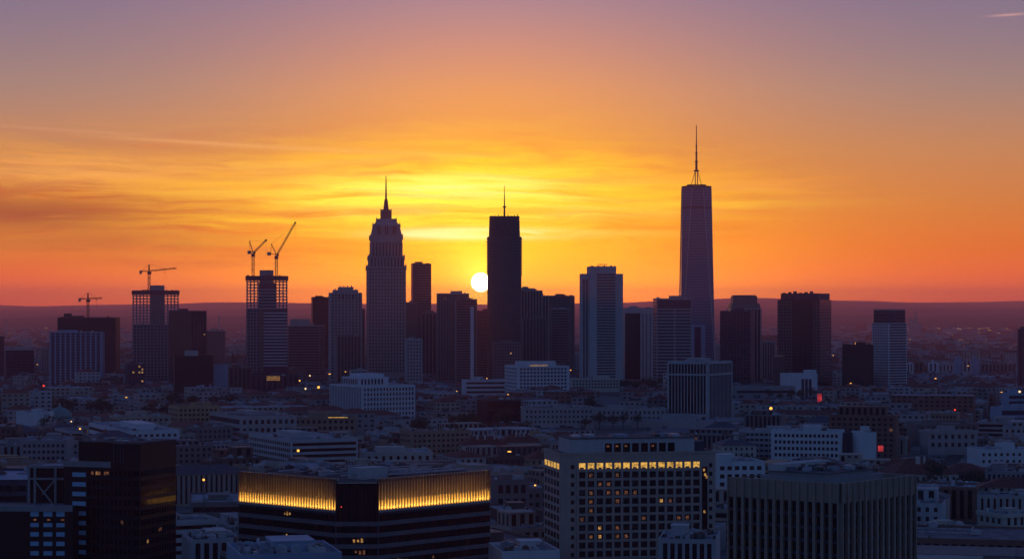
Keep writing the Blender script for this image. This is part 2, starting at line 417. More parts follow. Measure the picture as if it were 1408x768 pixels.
def rooftop(root, x0, y0, x1, y1, z, wall='concrete', roof='roofg', par=1.0, units=3, seed=None, house=True, mast=False, cornice=0):
    rg = random.Random(seed if seed is not None else random.random())
    MB().box(x0+.4, x1-.4, y0+.4, y1-.4, z-.1, z+.06).build('roof', roof, root)
    if par:
        p = MB(); e = .02+cornice
        p.box(x0-e, x1+e, y0-e, y0+.4, z-.3-cornice, z+par); p.box(x0-e, x1+e, y1-.4, y1+e, z-.3-cornice, z+par)
        p.box(x0-e, x0+.4, y0+.41, y1-.41, z-.3-cornice, z+par); p.box(x1-.4, x1+e, y0+.41, y1-.41, z-.3-cornice, z+par)
        p.build('parapet', wall, root)
    W, D = x1-x0, y1-y0
    if house and W > 9 and D > 9:
        hw, hd, hh = W*rg.uniform(.22, .45), D*rg.uniform(.22, .45), rg.uniform(2.6, 4.6)
        hx, hy = x0+rg.uniform(.12, .5)*W, y0+rg.uniform(.2, .5)*D
        h = MB().box(hx, hx+hw, hy, hy+hd, z+.06, z+hh); h.box(hx-.25, hx+hw+.25, hy-.25, hy+hd+.25, z+hh, z+hh+.3)
        h.build('roof_house', wall, root)
    for _ in range(units):
        w, d_, h_ = rg.uniform(1.5, 4.5), rg.uniform(1.5, 4), rg.uniform(1, 2.3)
        if W < w+3 or D < d_+3: continue
        ux, uy = rg.uniform(x0+1, x1-1-w), rg.uniform(y0+1, y1-1-d_)
        u = MB().box(ux, ux+w, uy, uy+d_, z+.3, z+.3+h_); u.box(ux+.2, ux+.5, uy+.2, uy+.5, z, z+.3); u.box(ux+w-.5, ux+w-.2, uy+d_-.5, uy+d_-.2, z, z+.3)
        u.cyl(ux+w*.5, uy+d_*.5, z+.3+h_, z+.7+h_, min(w, d_)*.32, n=8)
        u.build('roof_unit', rg.choice(['metal', 'roofl', 'steel', 'lightcon']), root)
    for _ in range(units//2):
        y = rg.uniform(y0+1.5, y1-2); xa = rg.uniform(x0+1, x0+W*.5); xb = xa+rg.uniform(.2, .45)*W
        if W > 8 and D > 6: MB().box(xa, xb, y, y+.45, z+.35, z+.8).box(xb, xb+.45, y, min(y1-.6, y+D*.2), z+.35, z+.8).build('duct', rg.choice(['metal', 'steel', 'roofl']), root)
        vx, vy = rg.uniform(x0+1, x1-1), rg.uniform(y0+1, y1-1); MB().cyl(vx, vy, z, z+rg.uniform(.9, 2.2), rg.uniform(.25, .9), n=8).build('vent', rg.choice(['metal', 'white', 'steel']), root)
    if mast:
        MB().bar((x0+W*.6, y0+D*.5, z), (x0+W*.6, y0+D*.5, z+rg.uniform(5, 9)), .22, .1).build('mast', 'steel', root)

SIGHT = []    # (left, right, lowest visible row, distance): lower blocks in front stay below this
LAND = []     # (column, row, distance, short name) for describing neighbours
HERO_N = [0]
def building(name, label, cat, group, pl, pc, pr, ytop, d, a, D=None, wall='concrete', glass='glass', body=None, roof='roofg', units=3, par=1.0,
             front={}, side={}, sec=None, house=True, mast=False, short=None, z0=0, cornice=0, seed=None, face=False, vis=None):
    rel = a; O, ar, W, D = place(pl, pc, pr, d, a, D, face)
    W, D = max(W, 4), max(D, 6)
    z1 = zt(ytop, d)-par
    root = empty(name, (O[0], O[1], 0), ar, label, cat, group)
    MB().box(0, W, 0, D, 0, z1).build('wall', body or wall, root)
    fs = faces(0, 0, W, D, 'frl')
    if front is not None: facade(root, fs[0], 4.5, z1-.6, **{**dict(wall=wall, glass=glass), **front})
    if side is not None:
        sd_ = {**dict(wall=wall, glass=glass), **(side or front or {})}
        vis = 1 if rel < 0 else 2
        facade(root, fs[vis], 4.5, z1-.6, **sd_)
    rooftop(root, 0, 0, W, D, z1, wall, roof, par, units, seed, house, mast, cornice)
    FOOT.append(obb(O, ar, W, D))
    SIGHT.append((pl, pr, vis or (530 if face else ytop+14), d))
    if short: LAND.append(((pl+pr)/2, ytop, d, short))
    root['_dims'] = (W, D, z1)
    return root, W, D, z1

# ------------------------------------------------------------------ ground, streets, hills
def ground():
    g = MB(); g.q([(-34000,-3000,0),(34000,-3000,0),(34000,34000,0),(-34000,34000,0)])
    m = mat('city_ground', (.055,.052,.050), .95, .45, .004); tag(g.build('ground', m), kind='structure')
    # far hills: three overlapping ridges of real depth
    from mathutils import noise as mn
    def ridge(nm, yc, dep, h0, amp, sx, seed, col, rise=1.0):
        nx, ny = 150, 9; mb = MB(); x0, x1 = -16500, 16500
        for j in range(ny):
            t = j/(ny-1); prof = sin(pi*t)**.8
            for i in range(nx):
                x = x0+(x1-x0)*i/(nx-1)
                n = mn.fractal((x*sx+seed, seed*3+t*.8, 0), .6, 2.0, 4)
                p_ = 704+x/yc*F
                hp = 1.0+rise*(exp(-((p_-1010)/150)**2)*.55+.22/(1+exp(-(p_-1120)/60))+.10*exp(-((p_-330)/160)**2)-.12*exp(-((p_-40)/120)**2))
                mb.v.append((x, yc+dep*(t-.5), max(-.6, (h0*hp+amp*n)*prof-2)))
        for j in range(ny-1):
            for i in range(nx-1):
                a = j*nx+i; mb.f.append((a, a+1, a+nx+1, a+nx))
        o = mb.build(nm, mat(nm+'_ground', col, .95, .4, .002)); tag(o, kind='structure')
        for p in o.data.polygons: p.use_smooth = True
    ridge('hills', 26000, 7000, 168, 26, .00035, 3.1, (.05,.05,.035))
    ridge('middle_hills', 20500, 4500, 112, 26, .0005, 6.4, (.05,.05,.035), .6)
    ridge('foothills', 14500, 4500, 62, 26, .0006, 9.4, (.055,.05,.035), .3)
ground()

# ------------------------------------------------------------------ cranes
def lattice(mb, p, q, w, step, t=.35):
    """square lattice boom from p to q"""
    d = [q[i]-p[i] for i in range(3)]; L = sqrt(sum(k*k for k in d)); d = [k/L for k in d]
    u = (0, 1, 0); a = (d[1]*u[2]-d[2]*u[1], d[2]*u[0]-d[0]*u[2], d[0]*u[1]-d[1]*u[0]); l = sqrt(sum(k*k for k in a)); a = [k/l for k in a]
    cs = [[a[i]*sx*w/2+u[i]*sy*w/2 for i in range(3)] for sx, sy in ((-1,-1),(1,-1),(1,1),(-1,1))]
    pt = lambda c, s: tuple(p[i]+c[i]+d[i]*s for i in range(3))
    for c in cs: mb.bar(pt(c, 0), pt(c, L), t)
    n = max(2, int(L/step))
    for k in range(n):
        s0, s1 = L*k/n, L*(k+1)/n
        for j in range(4):
            c0, c1 = cs[j], cs[(j+1) % 4]
            mb.bar(pt(c0, s0), pt(c1, s0), t*.7)
            mb.bar(pt(c0 if k % 2 else c1, s0), pt(c1 if k % 2 else c0, s1), t*.6)
def hammer_crane(label, d, px, ybase, yjib, ytop, pxl, pxr, yr, zbase=0):
    X = wx(px, d); zb, zj, ztop = zbase, zt(yjib, d), zt(ytop, d); zbv = zt(ybase, d)
    root = empty('tower_crane', (X, d, 0), 0, label, 'crane', 'tower cranes on the unfinished towers')
    m = MB(); lattice(m, (0,0,zbv-6), (0,0,zj-2), 3.0, 3.6, .55); m.build('mast', 'crane', root)
    m = MB().box(-2.4, 2.4, -2.2, 2.2, zj-4.5, zj-1); m.cyl(0, 0, zj-1, zj, 2, n=10); m.build('slewing_ring', 'steel', root)
    m = MB().box(1.6, 4, -3.6, -1.6, zj-3.6, zj-.8); m.build('cab', 'steel', root)
    m = MB(); lattice(m, (0,0,zj), (0,0,ztop-1), 1.6, 2.6, .6); m.build('tower_head', 'crane', root)
    xr, xl = wx(pxr, d)-X, wx(pxl, d)-X; zr = zt(yr, d)
    m = MB(); lattice(m, (1,0,zj+.8), (xr,0,zr+.6), 2.0, 3.4, .5); jib = m.build('jib', 'crane', root)
    MB().box(xr*.55, xr*.55+1.6, -.8, .8, zj-1.6, zj-.4).build('trolley', 'steel', jib)
    MB().bar((xr*.55+.8,0,zj-1.6), (xr*.55+.8,0,zj-15), .22).build('hoist_rope', 'steel', jib)
    m = MB(); lattice(m, (-1,0,zj+.4), (xl,0,zj+.6), 1.8, 3, .5); cj = m.build('counter_jib', 'crane', root)
    MB().box(xl, xl+3.2, -1.6, 1.6, zj-4.2, zj+1).build('counterweight', 'concrete', cj)
    m = MB(); m.bar((0,0,ztop), (xr*.62,0,zj+(zr-zj)*.62+1.6), .3); m.bar((0,0,ztop), (xl*.8,0,zj+1.2), .3); m.build('tie_bars', 'steel', root)
def luffing_crane(label, d, px, ybase, ypiv, tip, apex, cw):
    X = wx(px, d); zp = zt(ypiv, d); P = lambda t: (wx(t[0], d)-X, 0, zt(t[1], d))
    root = empty('tower_crane', (X, d, 0), 0, label, 'crane', 'tower cranes on the unfinished towers')
    m = MB(); lattice(m, (0,0,zt(ybase, d)-6), (0,0,zp-4), 3.2, 3.8, .6); m.build('mast', 'crane', root)
    m = MB().box(-2.6, 2.6, -2.4, 2.4, zp-6, zp-3); m.cyl(0, 0, zp-3, zp-1, 2.2, n=10); m.build('slewing_ring', 'steel', root)
    MB().box(1, 3.8, -3.8, -1.8, zp-2, zp+1.6).build('cab', 'steel', root)
    m = MB(); t = P(tip); lattice(m, (1,0,zp), t, 2.0, 3.6, .5); j = m.build('jib', 'crane', root)
    MB().cyl(t[0], t[1], t[2]-1.2, t[2]+1.2, 1.3, n=8).build('jib_sheave', 'steel', j)
    MB().bar(t, (t[0], 0, t[2]-26), .2).build('hoist_rope', 'steel', j)
    c = P(cw)
    m = MB(); m.bar((0,-1.2,zp), (c[0],-1.2,c[2]), .9); m.bar((0,1.2,zp), (c[0],1.2,c[2]), .9); cj = m.build('counter_jib', 'steel', root)
    MB().box(c[0]-1.5, c[0]+3.5, -2, 2, c[2]-3.2, c[2]+1.6).build('counterweight', 'concrete', cj)
    ap = P(apex)
    m = MB(); m.bar((0,-1,zp), ap, 1.0); m.bar((0,1,zp), ap, 1.0); m.bar((c[0]*.7,0,zp), ap, .5); m.build('a_frame', 'crane', root)
    MB().bar(ap, tuple(t[i]*.9+(1,0,zp)[i]*.1 for i in range(3)), .25).build('luffing_rope', 'steel', root)

# ------------------------------------------------------------------ unfinished towers (open floors at the top)
def unfinished(label, pl, pr, ytop, d, core_l, core_r, core_top, yopen, clad, short):
    u = ((pl+pr)/2-704)/F; a = -math.atan(u)
    W = (pr-pl)/F*d/cos(a); D = 26
    cx = wx((pl+pr)/2, d); O = (cx-W/2*cos(a), d-W/2*sin(a))
    root = empty('unfinished_tower', (O[0], O[1], 0), a, label, 'building', 'unfinished towers with open floors')
    z1, zo = zt(ytop, d), zt(yopen, d); sc = W/(pr-pl); c0, c1 = (core_l-pl)*sc, (core_r-pl)*sc
    MB().box(c0, c1, D*.3, D*.72, zo, zt(core_top, d)).build('core', 'concrete', root)
    nf = int((z1-zo)/4.6); fh = (z1-4-zo)/nf
    for k in range(nf+1):
        MB().box(0, W, 0, D, zo+k*fh-.8, zo+k*fh+.8).build('floor_slab', 'concrete', root)
    nb = round(W/5.2); b = (W-2)/nb
    m = MB()
    for j in range(nb+1):
        for y in (.5, D*.5, D-1.6):
            x = .1+j*b; m.box(x, x+1.8, y, y+1.4, zo, z1-4)
    m.build('columns', 'concrete', root)
    m = MB()
    for x0, x1, y0, y1 in ((-1.2, W+1.2, -1.2, -.8), (-1.2, W+1.2, D+.8, D+1.2), (-1.2, -.8, -.8, D+.8), (W+.8, W+1.2, -.8, D+.8)):
        m.box(x0, x1, y0, y1, z1-6.5, z1)
    m.box(-1, W+1, -1, D+1, z1-4.6, z1-3.8); m.build('safety_screen', 'charcoal', root)
    for k in range(7):
        x = random.uniform(1, W-3); MB().box(x, x+random.uniform(1, 3), 4, 7, z1-3.8, z1+random.uniform(.3, 2)).build('formwork', 'steel', root)
    MB().box(0, W, 0, D, 0, zo-.55).build('wall', 'charcoal' if clad == 'dark' else 'glassb', root)
    f = faces(0, 0, W, D, 'f')[0]
    if clad == 'dark':
        facade(root, f, 6, zo-1, 'grid', fh=4.6, bw=5.2, wf=.62, hf=.62, wall='concrete', glass='glassb', pier=.2, span=.2, out=.4)
    else:
        facade(root, Face((0, 0), (1, 0), (0, -1), W*.34), 20, zo-1, 'grid', fh=4.4, bw=4.4, wf=.6, hf=.6, wall='concrete', glass='glassb', pier=.22, span=.22, out=.4)
        facade(root, Face((W*.42, 0), (1, 0), (0, -1), W*.58), 30, zo-1, 'ribbon', fh=4.4, hf=.45, wall='lightcon', glass='glassb')
        m = MB(); 
        for x in (c0-.5, W*.36): f.box(m, x, x+W*.06, 20, zo, -.1, .5)
        m.build('hoist_track', 'steel', root)
        m = MB()
        nfl = int((zo-30)/4.4)
        for k in range(nfl): f.box(m, W*.42, W-.5, 30+k*4.4-.5, 30+k*4.4+.8, -.1, .35)
        m.build('floor_edges', 'white', root)
        # glass panels hang on the middle bays of the open floors as well
        m = MB()
        f.box(m, W*.30, W*.72, zo, z1-10, -.2, .25); m.build('curtain_glass', 'glassb', root)
        for k in range(int((z1-zo-12)/4.4)):
            m = MB(); f.box(m, W*.30, W*.72, zo+k*4.4, zo+k*4.4+1.1, .2, .45); m.build('floor_edge', 'lightcon', root)
    FOOT.append(obb(O, a, W, D)); LAND.append(((pl+pr)/2, ytop, d, short))
    return root, W, D

# ------------------------------------------------------------------ skyline
T = 'towers of the skyline'
def tower(label, pl, pc, pr, ytop, d, a, short=None, **k):
    k.setdefault('units', 3)
    return building('tower_block', label, 'building', T, pl, pc, pr, ytop, d, a, short=short, face=True, **k)

tower('low dark slab with pale floor bands at the left edge', -12, -12, 6, 462, 3500, 0, D=30, wall='charcoal', front=dict(kind='ribbon'), side=None)
tower('squat dark tower with thin horizontal bands, left of the blue finned tower', 4, 8, 47, 480, 3200, 6, D=26, wall='stone', body='charcoal', front=dict(kind='ribbon', hf=.6), short='the squat banded tower')
tower('small grey block between the banded tower and the blue finned tower', 56, 56, 68, 479, 3700, 0, D=24, wall='concrete', front=dict(kind='grid'), side=None)
# dark tower behind the blue finned one
r, W, D, z = tower('wide dark tower carrying the leftmost crane, behind the blue finned tower', 79, 159, 165, 436, 3300, -12, wall='charcoal', body='black',
      front=dict(kind='curtain', fh=4, bw=6, wall='charcoal'), side=dict(kind='curtain', fh=4, bw=6, wall='charcoal'), units=6, short='the crane-topped dark tower')
MB().box(W*.1, W*.22, 3, 12, z, z+7).build('roof_house', 'charcoal', r)
r, W, D, z = tower('blue tower of pale vertical fins in front of the crane-topped dark tower', 68, 140, 144, 456, 3000, -8, wall='blue', body='glassb', D=28,
      front=dict(kind='strip', bw=6.6, wf=.62, pier=.28, out=.7, lit=.004, fh=4, glass='glassb'), side=dict(kind='strip', bw=6.6, pier=.4, glass='glassb'), short='the blue finned tower')
m = MB(); f = faces(0, 0, W, D, 'f')[0]
for k in range(20): f.box(m, .5, W-.5, 6+k*3.6, 6.5+k*3.6, -.1, .3)
m.build('floor_lines', 'blue', r)
hammer_crane('small flat-jib tower crane, leftmost of the four, over the dark tower', 3330, 121, 432, 411, 402, 108, 141, 410)
unfinished('bare concrete tower with open floors under a flat-jib crane', 183, 245, 399, 3300, 206, 226, 392, 446, 'dark', 'the bare concrete tower')
hammer_crane('flat-jib tower crane on the bare concrete tower', 3320, 205, 395, 373, 363, 192, 243, 369)
tower('dark vertical-ribbed tower with scattered lit windows, right of the bare concrete tower', 232, 262, 284, 427, 3000, 30, wall='charcoal', body='black',
      front=dict(kind='strip', bw=5, wf=.55, pier=.3, lit=.012, litm='lit'), side=dict(kind='strip', bw=5, wf=.5, pier=.4, wall='bronze'), short='the dark ribbed tower')
tower('plain grey tower half hidden behind the dark ribbed tower', 282, 282, 310, 454, 3600, 0, D=30, wall='stone', body='darkstone', front=dict(kind='grid', fh=4), side=None)
r, W, D, z = tower('blank black box tower with a small penthouse, in front of the dark ribbed tower', 238, 240, 293, 489, 2600, 3, D=34, wall='black', front=dict(kind='curtain', fh=4, bw=4, wall='black'), side=None, house=False, units=0, roof='roofl', short='the black box tower')
MB().box(W*.28, W*.62, 8, 20, z, z+7).build('penthouse', 'stone', r)
tower('blank pale slab joined to the right of the black box tower', 294, 294, 313, 501, 2640, 0, D=22, wall='blue', front=None, side=None, units=1, house=False)
tower('brown brick block beside the blank pale slab', 314, 314, 346, 505, 2900, 0, D=22, wall='bronze', front=dict(kind='strip', bw=6, pier=.4), side=None)
tower('small dark block with specks of light below the bare concrete tower', 173, 176, 199, 500, 2900, 10, wall='charcoal', D=20, front=dict(kind='grid', lit=.12, litm='lit'), side=None)
unfinished('glazed tower still open at the top under two luffing cranes', 339, 395, 379, 3100, 357, 376, 371, 424, 'glass', 'the two-crane tower')
luffing_crane('luffing crane with a short jib, left of the pair', 3110, 348, 378, 347, (366, 330), (343, 331), (342, 346))
luffing_crane('luffing crane with a long raised jib, right of the pair', 3120, 380, 378, 350, (406, 306), (373, 335), (369, 348))
r, W, D, z = tower('teal glass podium with orange lit stripes at the foot of the two-crane tower', 338, 344, 412, 516, 2860, 5, D=20, wall='charcoal', body='glassb', front=dict(kind='strip', bw=7, wf=.5, pier=.3, lit=.02, litm='lit'), side=None, units=2)
for k in range(3):
    m = MB(); faces(0, 0, W, D, 'f')[0].box(m, W*.33, W*.60, z-1.2-k*2.1, z-.1-k*2.1, -.1, .3+.15*k); m.build('light_strip', 'lit', r)
r, W, D, z = tower('broad stepped grey tower between the two-crane tower and the crowned tower', 396, 440, 447, 447, 3500, -14, wall='stone', body='darkstone', front=dict(kind='ribbon', fh=4.2, hf=.55), side=dict(kind='ribbon', fh=4.2), short='the broad stepped tower')
MB().box(W*.05, W*.62, 3, 16, z, z+11).build('upper_storeys', 'stone', r)
tower('plain black slab behind the crowned tower', 428, 430, 453, 408, 3900, 4, D=40, wall='black', front=dict(kind='curtain', bw=7, wall='charcoal'), side=None, units=1)
# crowned tower
r, W, D, z = tower('pale ribbed tower with a stepped crown, left of the spired stone tower', 451, 454, 498, 402, 3300, 4, D=40, wall='stone', units=1,
      front=dict(kind='grid', fh=4.6, bw=5.0, wf=.5, hf=.6, pier=.35, out=.6), side=None, house=False, short='the crowned tower')
m = MB(); m.box(W*.12, W*.88, 4, 34, z, z+5); m.box(W*.28, W*.74, 7, 30, z+5, z+9.5)
for k in range(6): m.box(W*(.14+.13*k), W*(.14+.13*k)+2, 5, 7, z+5, z+6.8)
for k in range(4): m.box(W*(.3+.12*k), W*(.3+.12*k)+1.6, 8, 10, z+9.5, z+11.6)
m.build('crown', 'stone', r)
m = MB()
for k in range(4): m.box(W*(.22+.15*k), W*(.22+.15*k)+3.4, -.5, -.1, z-9, z-2)
m.build('crown_windows', 'glass', r)
tower('dark tower pressed against the right of the crowned tower', 479, 479, 502, 424, 3600, 0, D=30, wall='darkstone', front=dict(kind='strip', pier=.3), side=None)
tower('lower dark block in front of the crowned tower', 461, 463, 497, 461, 3150, 5, D=26, wall='darkstone', front=dict(kind='strip', bw=5, pier=.3), side=None)
tower('small stone block at the foot of the spired stone tower', 480, 482, 505, 508, 3100, 5, D=22, wall='stone', front=dict(kind='grid'), side=None)

# spired stone tower
def spired():
    d = 3400; sc = d/F; a = R(6); cx = wx(529.5, d)
    root = empty('spired_tower', (cx, d+25, 0), a, 'tall stepped stone tower ending in a lantern and needle spire', 'building', T)
    tiers = [(52, 540, 367, 26), (47.6, 367, 353, 24), (43, 353, 325, 21.5)]
    for n, (w, yb, yt, dd) in enumerate(tiers):
        hw = w*sc/2; z0 = 0 if n == 0 else zt(yb, d); z1 = zt(yt, d)
        t = MB().box(-hw, hw, -dd, dd, z0, z1).build('tier', 'stone', root)
        for f in faces(-hw, -dd, hw, dd, 'frl'):
            if n == 0:
                facade(root, f, 12, z1-1, 'grid', fh=5.2, bw=4.9, wf=.48, hf=.56, glass='glass', wall='stone', pier=.34, out=.7) if f.n == (0,-1) else facade(root, f, 12, z1-1, 'strip', fh=5, bw=5, wf=.45, wall='stone', pier=.3, out=.5)
            else: facade(root, f, z0, z1-(1 if n == 1 else 9), 'strip', fh=5, bw=5, wf=.42, wall='stone', pier=.34, out=.6)
        for sx in (-1, 1):
            for sy in (-1, 1):
                MB().box(sx*hw-1.6, sx*hw+1.3, sy*dd-1.6, sy*dd+1.3, z1-5, z1+1.6).prism([(sx*hw-1.2, sy*dd-1.2), (sx*hw+1.2, sy*dd-1.2), (sx*hw+1.2, sy*dd+1.2), (sx*hw-1.2, sy*dd+1.2)], z1+1.6, z1+5, .1, (sx*hw, sy*dd)).build('pinnacle', 'stone', root)
    # arched openings on the upper tiers
    hw = 43*sc/2; zc0, zc1 = zt(322, d), zt(307, d)
    sq = lambda w, q, z: [(-w, -q, z), (w, -q, z), (w, q, z), (-w, q, z)]
    m = MB(); m.loft([sq(hw, 21.5, zt(325, d)), sq(38.5*sc/2, 19.6, zt(315, d)), sq(35*sc/2, 18, zt(308, d)), sq(29*sc/2, 14, zt(305, d)), sq(25*sc/2, 12, zt(300, d))])
    for k in range(7): x = (k-3)*6.1; m.box(x-.5, x+.5, -22.2, -14, zt(327, d), zt(309.5, d))
    m.build('crown', 'stone', root)
    for k in range(3):
        x = (k-1)*12.2; arch = [(x-2.3, zc0), (x+2.3, zc0)]+[(x+2.3*cos(t*pi/8), zc1-7+4*sin(t*pi/8)) for t in range(9)]
        m = MB(); m.loft([[(p, -21.6, q) for p, q in arch], [(p, -18.5, q) for p, q in arch]]); m.build('arched_window', 'glass', root)
    for sx in (-1, 1):
        for w_, yy in ((37, 308), (27, 301)):
            x = sx*w_*sc/2; MB().box(x-1.2, x+1.2, -14, -11.6, zt(yy+4, d), zt(yy, d)).prism([(x-1, -13.8), (x+1, -13.8), (x+1, -11.8), (x-1, -11.8)], zt(yy, d), zt(yy-3.5, d), .1, (x, -12.8)).build('pinnacle', 'stone', root)
    hexa = lambda w: [(w*cos(2*pi*j/8+pi/8), w*sin(2*pi*j/8+pi/8)) for j in range(8)]
    m = MB(); m.prism(hexa(8.4), zt(301, d), zt(289, d)); m.prism(hexa(7), zt(289, d), zt(287, d)); 
    for j in range(8):
        x, y = hexa(8.6)[j]; m.bar((x, y, zt(303, d)), (x, y, zt(286.5, d)), 1.6)
    m.build('lantern', 'darkstone', root)
    m = MB(); m.prism(hexa(4.6), zt(288, d), zt(273, d), .6); m.prism(hexa(1.7), zt(273, d), zt(240, d), .35); m.build('spire', 'steel', root)
    FOOT.append(obb((cx-32, d), 0, 64, 60)); LAND.append((529, 300, d, 'the spired stone tower'))
spired()
tower('slim grey block tucked right behind the spired stone tower', 553, 555, 573, 415, 3600, 3, D=30, wall='stone', body='darkstone', front=dict(kind='grid', fh=4), side=None)
tower('low pale gridded block in front, right of the spired stone tower', 556, 558, 581, 466, 3200, 5, D=22, wall='lightcon', front=dict(kind='grid', fh=5, bw=4.6, wf=.5, pier=.3, out=.5), side=None)
tower('plain dark red tower with aerials on its roof, left of the sun', 564, 567, 593, 362, 3700, 5, D=30, wall='darkstone', front=dict(kind='ribbon', fh=4.3), side=dict(kind='ribbon'), units=5, mast=True, short='the plain tower left of the sun')
tower('brown block between the gridded block and the twin-strip tower', 579, 579, 606, 430, 3600, 0, D=30, wall='darkstone', front=dict(kind='strip', bw=6, pier=.3), side=None)
r, W, D, z = tower('tower with two bright vertical strips, directly under the sun', 600, 601, 645, 403, 3250, 2, D=30, wall='stone', body='darkstone',
      front=dict(kind='grid', fh=4, bw=4, wf=.5, hf=.6, lit=.004), side=None, units=2, short='the twin-strip tower')
m = MB(); faces(0, 0, W, D, 'f')[0].box(m, W*.56, W*.70, 3, z-12, -.1, .9); m.build('bright_strip', 'white', r)
m = MB(); f = faces(0, 0, W, D, 'f')[0]
for k in range(28): f.box(m, W*.6, W*.66, 8+k*4, 10+k*4, .85, .96)
m.build('strip_windows', 'glass', r)
r, W, D, z = tower('narrow dark wing with one bright edge, right half of the pair under the sun', 626, 627, 656, 411, 3180, 3, D=22, wall='bronze', body='darkstone', front=dict(kind='ribbon', fh=3.8, hf=.6), side=None)
m = MB(); faces(0, 0, W, D, 'f')[0].box(m, W*.68, W*.84, 3, z-10, -.1, .8); m.build('bright_strip', 'white', r)
tower('low broad dark slab just below the sun', 652, 652, 682, 427, 3450, 0, D=30, wall='bronze', body='darkstone', front=dict(kind='ribbon', fh=3.8), side=None, short='the slab below the sun')

def round_tower():
    d = 3350; sc = d/F; cx = wx(693.5, d)
    root = empty('round_cornered_tower', (cx, d+26, 0), 0, 'tall round-cornered tower with an antenna, hiding the right edge of the sun', 'building', T)
    def rr(w, r, n=5):
        h = w/2-r
        return [(sx*h+r*cos(b+i*pi/2/n), sy*h+r*sin(b+i*pi/2/n)) for sx, sy, b in ((1,1,0),(-1,1,pi/2),(-1,-1,pi),(1,-1,1.5*pi)) for i in range(n+1)]
    zs, z1 = zt(325, d), zt(299, d); w1, w2 = 47*sc, 43*sc
    MB().prism(rr(w1, 9), 0, zs).build('wall', 'bronze', root)
    MB().prism(rr(w2, 10), zs, z1, .96).build('upper_storeys', 'bronze', root)
    for k in range(int(zs/4.6)):
        MB().prism(rr(w1+.4, 9.2), 8+k*4.6, 9.0+k*4.6).build('floor_band', 'darkstone', root) if 8+k*4.6 < zs-2 else 0
    for k in range(5): MB().prism(rr(w2+.5-k*.3, 10), zs+3+k*5, zs+4.2+k*5).build('floor_band', 'bronze', root)
    m = MB()
    for k in range(13): m.box(-w1/2+7+k*3.3, -w1/2+7.8+k*3.3, -w1/2-.8, -w1/2+.2, 0, zs-3)
    m.build('ribs', 'darkstone', root)
    m = MB()
    for sx in (-1, 1):
        for k in range(13):
            m.box(sx*(w1/2+.2)-1.1, sx*(w1/2+.2)+1.1, -9, 9, zs-4-k*4.6, zs-1.8-k*4.6)
    m.build('balconies', 'concrete', root)
    m = MB(); m.prism(rr(w2*.97, 9), z1, z1+2.5)
    for k in range(9): m.box(-w2*.42+k*5, -w2*.42+k*5+1.4, -12, -10, z1+2.5, z1+4+(k % 3))
    m.build('crown', 'steel', root)
    m = MB(); m.cyl(0, 0, z1, zt(281, d), 1.6, 1.1, 8); m.cyl(0, 0, zt(284, d), zt(282.5, d), 3, n=10); m.cyl(0, 0, zt(281, d), zt(253, d), .95, .3, 8); m.build('antenna', 'steel', root)
    FOOT.append(obb((cx-30, d-4), 0, 60, 60)); LAND.append((694, 300, d, 'the round-cornered tower'))
round_tower()
tower('dark brown slab at the foot of the round-cornered tower', 676, 678, 716, 470, 3200, 3, D=24, wall='darkstone', front=dict(kind='grid', fh=4, lit=.02, litm='lit'), side=None, units=2)
r, W, D, z = tower('stepped ribbed tower touching the right of the round-cornered tower', 704, 708, 746, 399, 3450, 6, D=40, wall='stone', body='darkstone', front=dict(kind='strip', bw=4.5, wf=.5, pier=.35, out=.6), side=None, units=2, short='the stepped ribbed tower')
m = MB(); m.box(W*.2, W*.75, 4, 30, z, z+4.5); m.box(W*.3, W*.5, 6, 20, z+4.5, z+7); m.build('crown', 'stone', r)
tower('thin dark block hugging the stepped ribbed tower', 741, 741, 755, 406, 3500, 0, D=30, wall='stone', front=dict(kind='strip', bw=4, pier=.3), side=None, units=1)
tower('flat-topped dark tower, right end of the cluster beside the sun', 750, 784, 790, 406, 3550, -12, wall='darkstone', front=dict(kind='grid', fh=4.4, bw=4.6), side=dict(kind='strip', pier=.3), short='the flat-topped dark tower')
r, W, D, z = tower('lighter ladder-striped slab in front of the flat-topped dark tower', 756, 758, 783, 424, 3300, 4, D=26, wall='stone', body='darkstone', front=dict(kind='ribbon', fh=4, hf=.5), side=None, units=2)
tower('low brown slab under the stepped ribbed tower', 716, 718, 752, 437, 3250, 4, D=24, wall='darkstone', front=dict(kind='strip', bw=5, pier=.35), side=None, units=2)
tower('hazy narrow block in the gap left of the notched tower', 783, 783, 800, 486, 3900, 0, D=30, wall='stone', front=dict(kind='grid'), side=None)

# notched tower: flanks lower than the ribboned middle
def notched():
    d = 3000; O, a, W, D = place(798, 800, 857, d, 3, 40)
    root = empty('notched_tower', (O[0], O[1], 0), a, 'broad stone tower with notched shoulders and a ribboned right face', 'building', T)
    zs, z1 = zt(376, d), zt(367, d)
    m = MB().box(0, W, 2.5, D-2.5, 0, zs); m.box(W*.18, W*.83, 0, D, 0, z1); m.build('wall', 'lightcon', root)
    f = Face((W*.18, 0), (1, 0), (0, -1), W*.65)
    for k in range(int((z1-22)/3.9)):
        m = MB(); f.box(m, f.L*.28, f.L*.97, 16+k*3.9, 18.2+k*3.9, -.1, .06); m.build('window_band', 'glass', root)
    f2 = Face((0, 2.5), (1, 0), (0, -1), W*.18)
    facade(root, f2, 10, zs-8, 'strip', bw=5, wf=.5, wall='lightcon', glass='glass', pier=.3)
    rooftop(root, W*.18, 0, W*.83, D, z1, 'lightcon', 'roofg', 1.0, 4, 5, False)
    m = MB()
    for k in range(5): m.box(W*.4+k*3, W*.4+k*3+.5, 10, 11, z1, z1+4.2)
    m.box(W*.4, W*.4+12.6, 10, 11, z1+3.6, z1+4.4); m.build('window_cleaning_cradle', 'steel', root)
    FOOT.append(obb(O, a, W, D)); LAND.append((828, 370, d, 'the notched tower'))
